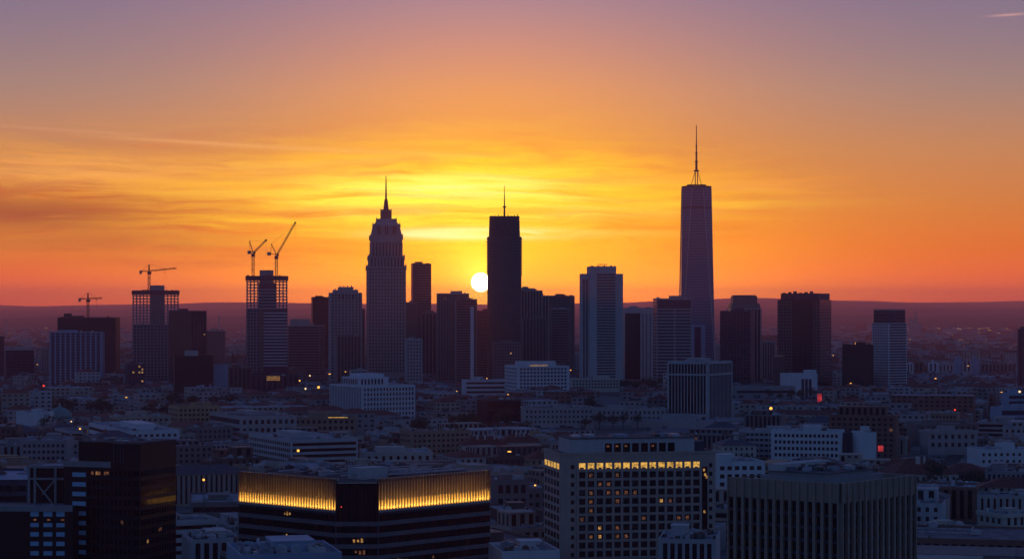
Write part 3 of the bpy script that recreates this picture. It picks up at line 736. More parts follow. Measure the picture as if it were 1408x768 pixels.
notched()
r, W, D, z = tower('tower half dark glass, half pale panels, right of the notched tower', 857, 859, 900, 423, 3300, 4, D=40, wall='lightcon', front=None, side=None, units=5, short='the half-dark tower')
m = MB(); faces(0, 0, W, D, 'f')[0].box(m, .5, W*.52, 4, z-7, -.1, .1); m.build('curtain_glass', 'glassk', r)
m = MB(); f = faces(0, 0, W, D, 'f')[0]
for x in (.60, .72, .84): f.box(m, W*x, W*x+1.2, 4, z-8, -.1, .08)
m.build('window_strips', 'glass', r)
r, W, D, z = tower('ribboned office tower at the left foot of the tallest tower', 899, 903, 951, 410, 3100, 8, D=40, wall='stone', body='stone',
      front=dict(kind='ribbon', fh=4.5, hf=.6, glass='glassb'), side=dict(kind='ribbon', fh=4.5), units=2, short='the ribboned tower')
m = MB(); faces(0, 0, W, D, 'f')[0].box(m, 1, W-1, z-13, z-1, -.1, .4); m.build('plant_floor_screen', 'charcoal', r)
m = MB(); faces(0, 0, W, D, 'f')[0].box(m, W*.5, W*.53, 4, z-13, -.1, .5); m.build('pier', 'stone', r)

def tallest():
    d = 3500; sc = d/F; cx = wx(959.5, d)
    root = empty('tallest_tower', (cx, d+27, 0), 0, 'tallest tower, tapering faceted glass with a ringed mast on top', 'building', T)
    h0 = 23.2*sc; zb = 28; z1 = zt(257, d)
    def octa(t, e=0):
        # square at the foot chamfers into a square turned by 45 degrees at the roof
        w = h0*(1-.155*t)+e; k = t*.62
        p = []
        for sx, sy in ((1,1),(-1,1),(-1,-1),(1,-1)):
            a_, b_ = (sx*w, sy*w*(1-k)), (sx*w*(1-k), sy*w)
            p += [a_, b_] if sx*sy > 0 else [b_, a_]
        return p
    m = MB(); m.loft([[(x, y, 0) for x, y in octa(.001)], [(x, y, zb) for x, y in octa(.002)], [(x, y, z1) for x, y in octa(1)]]); m.build('wall', 'glassl', root)
    n = 62
    for k in range(n):
        t = (k+.5)/n; z = zb+(z1-zb)*t
        th = .9 if k not in (n-8,) else 3.2
        m = MB(); m.loft([[(x, y, z) for x, y in octa(t, .3)], [(x, y, z+th) for x, y in octa(t, .3)]]); m.build('floor_band', 'bluestone' if th < 2 else 'charcoal', root)
    m = MB()
    for i in range(8):
        p0, p1 = octa(.002, .3)[i], octa(1, .3)[i]; m.bar((*p0, zb), (*p1, z1), 1.1)
    m.build('corner_ribs', 'lightcon', root)
    m = MB(); o, i_ = octa(1, .6), octa(1, -1)
    for j in range(8):
        k = (j+1) % 8
        for zz0, zz1 in ((z1, z1+2.6),):
            m.loft([[(*o[j], zz0), (*o[k], zz0), (*i_[k], zz0), (*i_[j], zz0)], [(*o[j], zz1), (*o[k], zz1), (*i_[k], zz1), (*i_[j], zz1)]])
    m.build('parapet', 'steel', root)
    m = MB(); N = 20; Rr = 15
    for j in range(N):
        a0, a1 = 2*pi*j/N, 2*pi*(j+1)/N
        m.bar((Rr*cos(a0), Rr*sin(a0), z1+4.5), (Rr*cos(a1), Rr*sin(a1), z1+4.5), 1.3)
        if j % 2 == 0: m.bar((Rr*cos(a0), Rr*sin(a0), z1), (Rr*cos(a0), Rr*sin(a0), z1+4.5), .7)
    m.build('mast_ring', 'steel', root)
    mast = MB()
    for sx in (-1, 1):
        for sy in (-1, 1): mast.bar((sx*1.9, sy*1.9, z1), (sx*1.7, sy*1.7, zt(233, d)), 1.1)
    mast.cyl(0, 0, zt(234.5, d), zt(232.5, d), 4.2, n=12)
    mast.cyl(0, 0, zt(233, d), zt(220, d), 1.9, 1.8, 8); mast.cyl(0, 0, zt(221, d), zt(220, d), 2.9, n=10)
    mast.cyl(0, 0, zt(220, d), zt(208, d), 1.45, n=8); mast.cyl(0, 0, zt(209, d), zt(208, d), 2.1, n=10)
    mast.cyl(0, 0, zt(208, d), zt(198, d), 1.1, n=8); mast.cyl(0, 0, zt(199, d), zt(198, d), 1.7, n=8)
    mast.cyl(0, 0, zt(198, d), zt(170, d), .85, .6, 8)
    mo = mast.build('mast', 'steel', root)
    for j in range(4):
        a0 = pi/4+j*pi/2; MB().bar((13*cos(a0), 13*sin(a0), z1+2), (2.6*cos(a0), 2.6*sin(a0), zt(234, d)), .45).build('guy_cable', 'steel', mo)
    # glazed entrance block in front
    m = MB().box(-h0*.5, h0*.42, -h0-8, -h0+1, 0, zt(446, d)); m.build('entrance_block', 'blue', root)
    m = MB().box(-h0*.22, h0*.16, -h0-8.4, -h0-7.9, 4, zt(449, d)); m.build('entrance_glass', 'glassb', root)
    FOOT.append(obb((cx-32, d-8), 0, 64, 70)); LAND.append((959, 257, d, 'the tallest tower'))
tallest()
r, W, D, z = tower('dark blocky front half of the paired towers right of the tallest tower', 990, 1032, 1037, 427, 3150, -10, wall='charcoal', body='charcoal', front=dict(kind='grid', fh=4.4, bw=4.6, glass='glassk', pier=.2, out=.3), side=None, units=2, D=30, short='the paired dark towers')
r, W, D, z = tower('rear tower of the dark pair with a sloping stepped crown', 1001, 1004, 1047, 424, 3300, 6, D=46, wall='stone', body='charcoal', front=dict(kind='strip', bw=5, wf=.5, pier=.25), side=None, units=0, house=False)
m = MB(); m.prism([(1, 1), (W-1, 1), (W-1, D-1), (1, D-1)], z+.9, z+9, .93, (W/2, D/2)); m.box(W*.1, W*.88, 6, D-6, z+9, z+19.5)
for k in range(9): m.box(W*(.1+.09*k), W*(.1+.09*k)+2.2, 5.4, 6, z+10, z+18.5)
m.box(W*.13, W*.85, 8, D-8, z+19.5, z+21.5); m.build('crown', 'darkstone', r)
tower('pale slim block behind the gap right of the paired dark towers', 1047, 1047, 1066, 469, 3300, 0, D=24, wall='stone', front=dict(kind='strip', bw=4, pier=.3), side=None)
tower('small brown block left of the broad navy glass tower', 1063, 1064, 1079, 489, 3000, 3, D=20, wall='ochre', body='bronze', front=dict(kind='grid'), side=None)
tower('low plain block in the hazy gap right of the tallest tower', 980, 980, 994, 474, 3900, 0, D=30, wall='stone', front=dict(kind='grid'), side=None)
def navy():
    d = 3050; O, a, W, D = place(1069, 1127, 1143, d, -22)
    root = empty('navy_tower', (O[0], O[1], 0), a, 'broad navy glass tower with a notched top, widest on the right', 'building', T)
    z1, zz = zt(412, d), zt(403, d)
    MB().box(0, W, 0, D, 0, z1).build('wall', 'glassk', root)
    MB().box(W*.07, W*.97, 2, D-2, z1, zz).build('upper_storeys', 'charcoal', root)
    fs = faces(0, 0, W, D, 'fr')
    for f, segs in ((fs[0], ((.02, .34), (.86, .99))), (fs[1], ((.05, .95),))):
        for a0, a1 in segs:
            g = Face(f.p(f.L*a0, 0, 0)[:2], f.u, f.n, f.L*(a1-a0)); facade(root, g, 6, z1-2, 'curtain', fh=4.4, bw=3.6, wall='stone', margin=.3, lit=.006, litm='litdim')
    g = Face(fs[0].p(fs[0].L*.36, 0, 0)[:2], fs[0].u, fs[0].n, fs[0].L*.48); facade(root, g, 6, z1-2, 'curtain', fh=4.4, bw=8, wall='charcoal', margin=.3)
    for k in range(6): MB().box(W*.1+k*W*.13, W*.1+k*W*.13+4, 4, 9, zz, zz+1+(k*7 % 3)).build('roof_unit', 'steel', root)
    FOOT.append(obb(O, a, W, D)); LAND.append((1106, 403, d, 'the navy glass tower'))
navy()
tower('plain black block between the navy glass tower and the white-banded tower', 1158, 1160, 1201, 473, 2950, 4, D=30, wall='black', front=dict(kind='curtain', wall='black'), side=None, short='the plain black block')
def banded():
    d = 3000; O, a, W, D = place(1199, 1222, 1247, d, 30)
    root = empty('banded_tower', (O[0], O[1], 0), a, 'white-banded tower standing alone at the right of the skyline', 'building', T)
    zs, z1 = zt(444, d), zt(425, d)
    MB().box(0, W, 0, D, 0, zs).build('wall', 'white', root)
    MB().box(1.2, W-2, 1.2, D-2, zs, z1).build('upper_storeys', 'charcoal', root)
    for i, f in enumerate(faces(0, 0, W, D, 'frl')):
        facade(root, f, 5, zs-.5, 'ribbon', fh=3.7, hf=.62, glass='glassb') if i != 2 else facade(root, f, 5, zs-.5, 'grid', fh=3.7, bw=3.7, hf=.62, wf=.6, glass='glassb')
    for f in faces(1.2, 1.2, W-2, D-2, 'fl'): facade(root, f, zs, z1-6, 'ribbon', fh=3.7, hf=.5, glass='glassb')
    m = MB().box(1, W-1.8, 1, D-1.8, z1-1.5, z1-.2); m.build('roof_rim', 'stone', root)
    FOOT.append(obb(O, a, W, D)); LAND.append((1223, 425, d, 'the white-banded tower'))
banded()
for pl, pr, yt, w, lab in ((1246, 1256, 499, 'white', 'small pale slab touching the white-banded tower'), (1257, 1270, 497, 'brick', 'reddish slab, second beyond the white-banded tower'), (1276, 1290, 498, 'white', 'pale end-wall slab left of the twin-fin block'),
                      (1290, 1312, 500, 'lightcon', 'ribbed grey slab joined to the twin-fin block'), (1312, 1322, 491, 'blue', 'left bright fin wall of the twin-fin block'), (1323, 1336, 495, 'lightcon', 'ribbed grey wall between the two bright fin walls'), (1336, 1347, 492, 'blue', 'right bright fin wall of the twin-fin block'),
                      (1348, 1392, 500, 'darkstone', 'long dark slab right of the twin-fin block'), (1399, 1420, 452, 'charcoal', 'dark tower cut by the right edge of the picture')):
    tower(lab, pl, pl, pr, yt, 3700 if pl < 1395 else 3000, 0, D=20, wall=w, front=dict(kind='strip', bw=6, wf=.4) if w != 'blue' else None, side=None, units=1)

# ------------------------------------------------------------------ middle ground, hand placed
B = 'mid-rise city buildings'
def mid(label, pl, pc, pr, ytop, d, a, short=None, **k):
    k.setdefault('units', 5)
    for q in ('front', 'side'):
        if k.get(q) and k[q].get('kind', 'grid') == 'grid' and d < 2300: k[q]['each'] = True; k[q]['maxn'] = 60 if q == 'front' else 30
    return building('city_building', label, 'building', B, pl, pc, pr, ytop, d, a, short=short, **k)

r, W, D, z = mid('tall pinstriped tower of pale vertical ribs, right of centre', 918, 973, 1006, 497, 2050, -28, 'the pinstriped tower', wall='lightcon', body='glassk', D=None,
    front=dict(kind='strip', bw=3.3, wf=.74, pier=.26, out=.35, top=0, glass='glassk'), side=dict(kind='strip', bw=3.3, wf=.74, pier=.26, out=.25, glass='glassk'), roof='roofd', units=7, par=1.2, vis=578)
m = MB()
for f in faces(0, 0, W, D, 'fr'): f.box(m, 0, f.L, z-12, z-10.3, -.1, .9); f.box(m, 0, f.L, z-1.2, z+.2, -.1, .9); f.box(m, 0, 1.6, 0, z, -.1, .9); f.box(m, f.L-1.6, f.L, 0, z, -.1, .9)
m.build('frame', 'lightcon', r)
mid('long colonnaded podium around the foot of the pinstriped tower', 868, 985, 1032, 579, 1990, -28, wall='stone', D=None, front=dict(kind='strip', bw=4, wf=.5, pier=.3), side=dict(kind='strip', bw=4, wf=.5, pier=.3), roof='roofl', vis=600)

r, W, D, z = mid('large white many-windowed hall with a set-back top floor, below the spired stone tower', 453, 498, 571, 530, 2050, 32, 'the white hall', wall='white', roof='roofl',
    front=dict(kind='grid', fh=4.4, bw=3.5, wf=.42, hf=.62, pier=.28, out=.5), side=dict(kind='strip', bw=3.2, wf=.4, pier=.3, out=.5), units=4, house=False, vis=588)
hb = MB().box(W*.08, W*.62, D*.2, D*.75, z, z+8.4); hb.box(W*.2, W*.6, D*.3, D*.7, z+8.4, z+11.4); h = hb.build('set_back_floor', 'white', r)
for f in faces(W*.08, D*.2, W*.62, D*.75, 'fl'):
    for k in range(int(f.L/3.6)-1):
        m = MB(); f.box(m, 1.6+k*3.6, 3.4+k*3.6, z+1.6, z+6.6, -.1, .1); m.build('window', 'glass', h)

r, W, D, z = mid('white office box with rows of small windows below the flat-topped dark tower', 694, 711, 783, 503, 2640, 14, 'the white office box', wall='white', roof='roofl', D=None,
    front=dict(kind='grid', fh=4.2, bw=4.2, wf=.62, hf=.55, lit=0, margin=3), side=dict(kind='grid', fh=4.2, bw=4.2, wf=.5, hf=.5), units=2, house=False, vis=550)
MB().box(W*.0+4, W*.78, 10, 26, z, z+6.5).build('penthouse', 'white', r)
m = MB().box(W*.28, W*.62, 9.2, 9.9, z+.8, z+1.6); m.build('light_strip', 'lit', r)
mid('low white wing left of the white office box', 626, 640, 697, 522, 2700, 12, wall='white', roof='roofl', D=26, front=dict(kind='ribbon', fh=5, hf=.45, lit=0), side=None, vis=545)
mid('pale low range right of the white office box', 783, 786, 852, 520, 2900, 5, wall='cream', roof='roofl', D=22, front=dict(kind='grid', fh=4, bw=4), side=None, vis=535)
mid('dark brown modern hall with a glazed upper storey, left of the long classical range', 650, 670, 716, 549, 2080, 18, 'the dark modern hall', wall='bronze', body='black', roof='roofd', D=34, front=dict(kind='ribbon', fh=6, hf=.6, glass='glassk'), side=None, units=3, vis=590)
mid('long classical tan range with regular windows, left half', 715, 720, 817, 560, 2000, 4, 'the long classical range', wall='stone', roof='roofd', D=34, cornice=.5, front=dict(kind='grid', fh=4.6, bw=4.0, wf=.38, hf=.5), side=None, units=6, vis=598)
mid('long classical tan range with regular windows, right half', 818, 820, 916, 561, 2060, 4, wall='stone', roof='roofg', D=34, cornice=.5, front=dict(kind='grid', fh=4.6, bw=4.2, wf=.38, hf=.5), side=None, units=6, vis=598)
mid('stone building with a pale corner pier, left of the lit-roofed tan block', 288, 330, 408, 572, 1720, 24, 'the stone pier building', wall='stone', roof='roofg', D=None, front=dict(kind='grid', fh=5, bw=5, wf=.5, hf=.5), side=dict(kind='ribbon', fh=5, glass='glassb'), units=4, vis=640)
r, W, D, z = mid('tan block with square windows and a lit roof edge', 385, 388, 490, 573, 1800, 5, 'the tan block', wall='tan', roof='roofg', D=30, cornice=.4, front=dict(kind='grid', fh=4.6, bw=4.6, wf=.5, hf=.5), side=None, vis=598)
m = MB(); m.box(W*.62, W*.88, -.6, -.2, z+.3, z+.8); m.build('light_strip', 'lity', r)
mid('pale banded block with dark floor slots behind the glowing crown', 342, 400, 492, 604, 1420, 26, 'the slotted block', wall='lightcon', roof='roofl', D=None, front=dict(kind='ribbon', fh=3.8, hf=.5, glass='glassk'), side=dict(kind='grid', fh=3.8, bw=3.6), units=6, vis=634)
mid('low white hall with a row of tall arched windows', 488, 500, 595, 621, 1480, 8, 'the low white hall', wall='cream', roof='roofl', D=40, front=dict(kind='grid', fh=7, bw=5, wf=.4, hf=.62), side=None, units=3, vis=638)
mid('white slab with a dark slot of windows, behind the black left tower', 122, 170, 247, 592, 1500, 22, 'the white slab', wall='white', roof='roofl', D=None, front=dict(kind='grid', fh=4, bw=4, wf=.5, hf=.45), side=dict(kind='ribbon', fh=5, hf=.4), units=7, vis=614)
mid('plain white windowless block at left', 20, 22, 69, 566, 2000, 3, 'the windowless white block', wall='white', roof='roofg', D=20, front=None, side=None, units=3, vis=583)
mid('long grey office range left of the black tower', 22, 28, 92, 605, 1400, 6, 'the long grey range', wall='concrete', roof='roofl', D=50, front=dict(kind='grid', fh=3.6, bw=3, wf=.6, hf=.5, glass='glassb'), side=None, units=6, vis=628)
mid('dark green-roofed block at the far left edge', -10, -8, 24, 586, 1700, 5, wall='bronze', roof='roofd', D=30, front=dict(kind='grid'), side=None, vis=606)
mid('pale six-storey office slab with four long window rows, right of centre', 1060, 1157, 1162, 592, 1540, -14, 'the white office slab', wall='white', roof='roofl', D=24, front=dict(kind='grid', fh=3.9, bw=3.1, wf=.6, hf=.5, margin=2), side=None, units=4, vis=634)
mid('blank white slab joined to the dark recess of the white office slab', 1180, 1182, 1205, 594, 1530, 5, wall='white', roof='roofl', D=24, front=None, side=None, units=2, vis=636)
mid('dark recessed link between the two white slabs', 1159, 1160, 1181, 594, 1550, 5, wall='charcoal', roof='roofd', D=22, front=dict(kind='strip', bw=4, glass='glassb'), side=None, units=0, house=False, vis=636)
r, W, D, z = mid('dark domed-roof classical block with a curved mansard', 1256, 1262, 1345, 582, 1750, 5, 'the classical mansard block', wall='darkstone', roof='slate', D=34, cornice=.6, front=dict(kind='grid', fh=4.3, bw=4.6, wf=.45, hf=.5), side=None, units=2, vis=600)
mid('pale classical block in front of the mansard block', 1272, 1276, 1344, 592, 1650, 5, wall='stone', roof='slate', D=22, cornice=.6, front=dict(kind='grid', fh=4.4, bw=5, wf=.42, hf=.5), side=None, units=3, vis=636)
mid('white four-storey block with square windows at the right edge', 1341, 1346, 1425, 617, 1480, 6, 'the white right-edge block', wall='white', roof='roofl', D=26, front=dict(kind='grid', fh=4.2, bw=4.4, wf=.4, hf=.42), side=None, units=4, vis=644)
mid('blue ribbon-windowed stepped tower at the right edge', 1371, 1376, 1425, 560, 2000, 6, 'the blue ribboned block', wall='blue', roof='roofl', D=30, front=dict(kind='ribbon', fh=5, hf=.6, glass='glassb'), side=None, units=3, vis=578)
mid('upper setback of blue ribboned block at the right edge', 1383, 1386, 1425, 540, 2040, 6, wall='blue', roof='roofl', D=20, front=dict(kind='ribbon', fh=5, hf=.6, glass='glassb'), side=None, units=2)
r, W, D, z = mid('white blocky hall with a dark glazed slot, below the navy glass tower', 1075, 1078, 1124, 513, 2700, 4, 'the glazed-slot hall', wall='white', roof='roofl', D=26, front=None, side=None, units=0, house=False, vis=554)
m = MB(); f = faces(0, 0, W, D, 'f')[0]
f.box(m, W*.52, W*.60, 0, z-6, -.1, .3); f.box(m, W*.63, W*.71, 0, z-6, -.1, .3); f.box(m, W*.74, W*.82, 0, z-6, -.1, .3); m.build('glazed_slot', 'glassb', r)
MB().box(W*.66, W*.98, 2, 16, z, z+5).build('roof_house', 'white', r)
mid('long low round-edged hall left of the glazed-slot hall', 1008, 1012, 1094, 531, 2620, 4, wall='concrete', roof='roofl', D=30, front=dict(kind='ribbon', fh=6, hf=.25), side=None, units=1, house=False, vis=545)
mid('tan courthouse with a deep window row right of the pinstriped tower', 1010, 1050, 1094, 570, 2150, -20, 'the tan courthouse', wall='tan', roof='roofg', D=40, front=dict(kind='grid', fh=8, bw=3, wf=.5, hf=.55), side=dict(kind='grid'), units=3, vis=598)
mid('white block with dark window squares behind the gridded hotel', 978, 985, 1052, 634, 1180, 8, 'the white rear block', wall='white', roof='roofg', D=30, front=dict(kind='grid', fh=3.8, bw=3.8, wf=.6, hf=.5, lit=.02, litm='lit'), side=None, units=5, vis=680)
mid('dark brick block with tall windows, just left of the gridded hotel', 672, 680, 728, 659, 1150, 8, 'the dark brick block', wall='darkstone', roof='roofd', D=26, front=dict(kind='grid', fh=6, bw=4, wf=.6, hf=.6, glass='glass'), side=None, units=5, vis=690)
mid('low block with a bright white roof left of the gridded hotel', 674, 690, 746, 702, 1060, 14, wall='bronze', roof='roofl', D=40, front=dict(kind='grid', fh=6, bw=3, wf=.6, hf=.6), side=None, units=4, vis=722)
mid('corner stone block with cornice in the lower right', 1258, 1292, 1342, 726, 1000, 30, 'the corner stone block', wall='cream', roof='roofl', D=None, cornice=.5, front=dict(kind='grid', fh=4.2, bw=3.6, wf=.36, hf=.5, lit=.02, litm='lit'), side=dict(kind='grid', fh=4.2, bw=3.6, wf=.36, hf=.5, lit=.04, litm='lit'), units=18, vis=768)
mid('tan classical hall with columned corner at the lower right edge', 1344, 1380, 1430, 706, 1060, 24, wall='cream', roof='roofg', D=None, cornice=.6, front=dict(kind='strip', bw=4.2, wf=.4), side=dict(kind='grid', fh=6, bw=4.2, wf=.45), units=5, vis=768)
mid('pale ribbed block at the bottom between the black tower and the lit crown', 244, 262, 330, 741, 860, 14, 'the pale ribbed block', wall='lightcon', roof='roofl', D=34, front=dict(kind='strip', bw=3.6, wf=.55, pier=.3, glass='glass'), side=dict(kind='strip', bw=3.6, wf=.55, pier=.3), units=18)
mid('low block with a white curved-edge roof left of the lit crown', 252, 262, 332, 690, 1120, 8, wall='darkstone', roof='roofl', D=60, front=dict(kind='ribbon', fh=4, hf=.5), side=None, units=6, vis=715)
mid('low teal-roofed block at the bottom left of the lit crown', 298, 330, 470, 762, 560, 14, wall='blue', roof='roofl', D=30, front=dict(kind='grid'), side=None, units=18)
mid('low white-roofed block at the bottom right of the gridded hotel', 905, 985, 1003, 741, 780, -8, wall='lightcon', roof='roofl', D=30, front=dict(kind='strip', bw=2.6, wf=.6), side=None, units=18)
mid('small pale block with rooftop plant below the gridded hotel', 676, 690, 770, 757, 690, 10, wall='white', roof='roofl', D=26, front=None, side=None, units=18)

# red hipped roofs
def hipped(label, pl, pc, pr, yeave, d, a, D, rise=6, wall='cream', tile='tile', short=None):
    O, ar, W, D = place(pl, pc, pr, d, a, D); z1 = zt(yeave, d)
    root = empty('city_building', (O[0], O[1], 0), ar, label, 'building', B)
    MB().box(0, W, 0, D, 0, z1).build('wall', wall, root)
    fs = faces(0, 0, W, D, 'frl')
    for i in (0, 1 if ar < 0 else 2): facade(root, fs[i], 4, z1-.5, 'grid', fh=4, bw=4, wf=.36, hf=.5, glass='glass')
    e, k = .8, D*.42
    m = MB(); b = [(-e,-e,z1), (W+e,-e,z1), (W+e,D+e,z1), (-e,D+e,z1)]; p, q = (k, D/2, z1+rise), (W-k, D/2, z1+rise)
    m.q([b[0], b[1], q, p]); m.q([b[1], b[2], q]); m.q([b[2], b[3], p, q]); m.q([b[3], b[0], p]); m.q([b[3], b[2], b[1], b[0]])
    ro = m.build('roof', tile, root)
    for _ in range(3):
        x = random.uniform(k, W-k); MB().box(x, x+1.4, D*.3, D*.3+1.2, z1+rise*.4, z1+rise+1.2).build('chimney', wall, ro)
    FOOT.append(obb(O, ar, W, D)); SIGHT.append((pl, pr, yeave+12, d))
    if short: LAND.append(((pl+pr)/2, yeave, d, short))
hipped('cream hall under a large red tiled hip roof, right of the pale ribbed tower', 1216, 1230, 1318, 652, 1330, 8, 34, 9, short='the big red-roofed hall')
hipped('white house under a red hip roof in the middle of the rooftops', 628, 636, 700, 612, 1560, 8, 24, 6, short='the red-roofed house')
hipped('long white range under a dull red roof, left of the gridded hotel penthouse', 680, 690, 744, 608, 1650, 10, 22, 6)
hipped('small house with an orange-red roof above the gridded hotel corner', 722, 728, 772, 630, 1420, 10, 20, 5, 'tan')
hipped('slate-roofed classical house right of the gridded hotel penthouse', 984, 992, 1040, 612, 1500, 8, 26, 5, 'cream', 'slate')

# domed hall at left
def dome():
    d = 2060; cx = wx(82, d); root = empty('domed_hall', (cx, d, 0), R(8), 'small hall under a green copper dome at left', 'building', B)
    MB().box(-13, 13, -13, 13, 0, 7).build('wall', 'stone', root)
    rings = [[(12*cos(t)*cos(2*pi*j/24), 12*cos(t)*sin(2*pi*j/24), 7+11*sin(t)) for j in range(24)] for t in (0, .3, .6, .9, 1.2, 1.45)]
    o = MB().loft(rings).build('dome', 'copper', root)
    for p in o.data.polygons: p.use_smooth = True
    MB().cyl(0, 0, 17.5, 20, 1.3, 1.1, 8).cyl(0, 0, 20, 23, .8, .1, 8).build('lantern', 'stone', o)
    FOOT.append(obb((cx-14, d-14), 0, 28, 28))
dome()

# ------------------------------------------------------------------ foreground heroes
CROWN_W = 120.0
def lit_crown():
    d = 690; a = R(47)
    # chamfered corner: faces meet short of the virtual corner
    O, ar, W, D = place(328, 490, 674, d-9, 47)
    root = empty('lit_crown_building', (O[0], O[1], 0), ar, 'dark banded office block with a glowing golden fin crown', 'building', 'large foreground buildings')
    ch = 9.5; zc1 = zt(657, d); zc0 = zt(695, d); bnd = zc1
    poly = lambda e=0: [(ch, -e), (W+e, -e), (W+e, D+e), (-e, D+e), (-e, ch)]
    MB().prism(poly(), 0, zc0-1.4).build('wall', 'charcoal', root)
    MB().prism(poly(-.7), zc0-1.4, zc1-1.2).build('crown_wall', 'fin', root)
    MB().prism(poly(-1.3), zc1-1.2, zc1-1.0).build('roof', 'roofd', root)
    F1 = Face((ch, 0), (1, 0), (0, -1), W-ch); F2 = Face((0, D), (0, -1), (-1, 0), D-ch)
    c = sqrt(.5); F3 = Face((0, ch), (c, -c), (-c, -c), ch*sqrt(2)); F4 = Face((W, 0), (0, 1), (1, 0), D)
    fh = 3.55
    for f in (F1, F2, F3, F4):
        k = 0; z = zc0-2.6
        while z > 3:
            m = MB(); f.box(m, .35, f.L-.35, z-fh*.60, z, -.1, .05); w = m.build('window_band', 'glassk', root)
            mm = MB(); n = int(f.L/1.6)
            for j in range(1, n): f.box(mm, j*f.L/n-.06, j*f.L/n+.06, z-fh*.60, z, .04, .12)
            mm.build('mullions', 'black', w)
            m = MB(); f.box(m, -.2 if f is F3 else .0, f.L+(.2 if f is F3 else 0), z-fh+.08, z-fh*.60, -.1, .35); m.build('floor_band', 'bandgrey', root)
            z -= fh; k += 1
    for f, s0, s1, k, mt in ((F2, .48, .56, 0, 'lit'), (F2, .50, .60, 2, 'lit'), (F2, .52, .56, 3, 'litdim'), (F3, .45, .78, 3, 'litdim'), (F3, .4, .75, 2, 'lit'), (F1, .16, .27, 4, 'lit'), (F1, .47, .5, 4, 'litdim'), (F1, .56, .59, 6, 'lit'), (F3, .3, .6, 6, 'litdim')):
        z = zc0-2.6-k*fh; n = max(1, int((s1-s0)*f.L/1.2))
        for j in range(n):
            m = MB(); sa = s0*f.L+j*1.25; f.box(m, sa, sa+.7, z-fh*.55+random.uniform(.1, .7), z-random.uniform(.3, .9), -.1, .09); m.build('lit_window', mt, root)
    # ledge under the crown, fins, glow wedges between them and a lamp washing up each side
    for f in (F1, F2):
        m = MB(); f.box(m, 0, f.L, zc0-1.9, zc0-1.2, -.7, .5); m.build('crown_ledge', 'concrete', root)
        n = int(f.L/1.28); b = f.L/n
        for j in range(n+1):
            s = min(max(j*b, .12), f.L-.12); m = MB(); f.box(m, s-.17, s+.17, zc0-1.2, zc1, -.72, .02); m.build('fin', 'bronze', root)  # dark bronze puts the shadow of the fins into their colour
        m = MB(); f.box(m, 0, f.L, zc1-.5, zc1, -1.3, -.73); m.build('crown_rim', 'fin', root)
        for j in range(n):
            s = (j+.5)*b; m = MB(); m.loft([[f.p(s+q*w_, t_, z_) for q, t_ in ((-1, -.25), (1, -.25), (1, -.66), (-1, -.66))] for w_, z_ in ((.34, zc0-1.2), (.26, zc0-.3), (.05, zc0+2.0))]); m.build('uplight_glow_wedge', 'strip', root)  # glowing wedge: the tapering drop of light on the wall, modelled as a shape
        # one long lamp per side just above the foot of the glow wedges
        la = bpy.data.lights.new('crown_lamp', 'AREA'); la.shape = 'RECTANGLE'; la.size = f.L-.6; la.size_y = .3; la.energy = CROWN_W*f.L; la.color = (1, .52, .09); la.spread = R(110)
        lo = bpy.data.objects.new('crown_lamp', la); C.objects.link(lo); lo.parent = root
        p = f.p(f.L/2, .30, zc0-1.05); lo.location = p; lo.rotation_euler = (pi-R(9), 0, atan2(f.u[1], f.u[0]))
    # dark glazed notch at the chamfer
    m = MB(); F3.box(m, 0, F3.L, zc0-5.5, zc1-1.4, -1.2, .1); m.build('corner_glass', 'glassk', root)
    m = MB()
    for j in range(12): F3.box(m, .3+j*F3.L/12, .5+j*F3.L/12, zc0-5.5, zc1-1.4, .05, .22)
    m.build('corner_mullions', 'black', root)
    m = MB(); F3.box(m, 1.6, 1.9, zc0-.2, zc0+.1, .2, .4); m.build('warning_light', 'redlamp', root)
    # roofscape
    MB().box(ch+3, ch+14, ch+1, ch+8, zc1-1, zc1+2.6).build('roof_house', 'lightcon', root)
    m = MB().box(ch+18, W-3, 8, D-6, zc1-1, zc1-.2); m.build('roof_deck', 'roofg', root)
    rg = random.Random(4)
    for k in range(34):
        x, y = rg.uniform(4, W-7), rg.uniform(4, D-7)
        if x < ch+15 and y < ch+9: continue
        w_, d_, h_ = rg.uniform(1, 4.4), rg.uniform(1, 4), rg.uniform(.6, 1.7)
        u = MB().box(x, x+w_, y, y+d_, zc1-.2, zc1-.2+h_); u.cyl(x+w_/2, y+d_/2, zc1-.2+h_, zc1+.2+h_, min(w_, d_)*.35, n=8); u.build('roof_unit', rg.choice(['roofl', 'metal', 'steel', 'charcoal', 'roofg']), root)
    for k in range(6):
        y = 6+k*(D-12)/6; MB().box(6, W-6, y, y+.5, zc1+.3, zc1+.7).build('duct', 'metal', root)
    FOOT.append(obb(O, ar, W, D, 6)); LAND.append((500, 640, d, 'the glowing crown block'))

lit_crown()

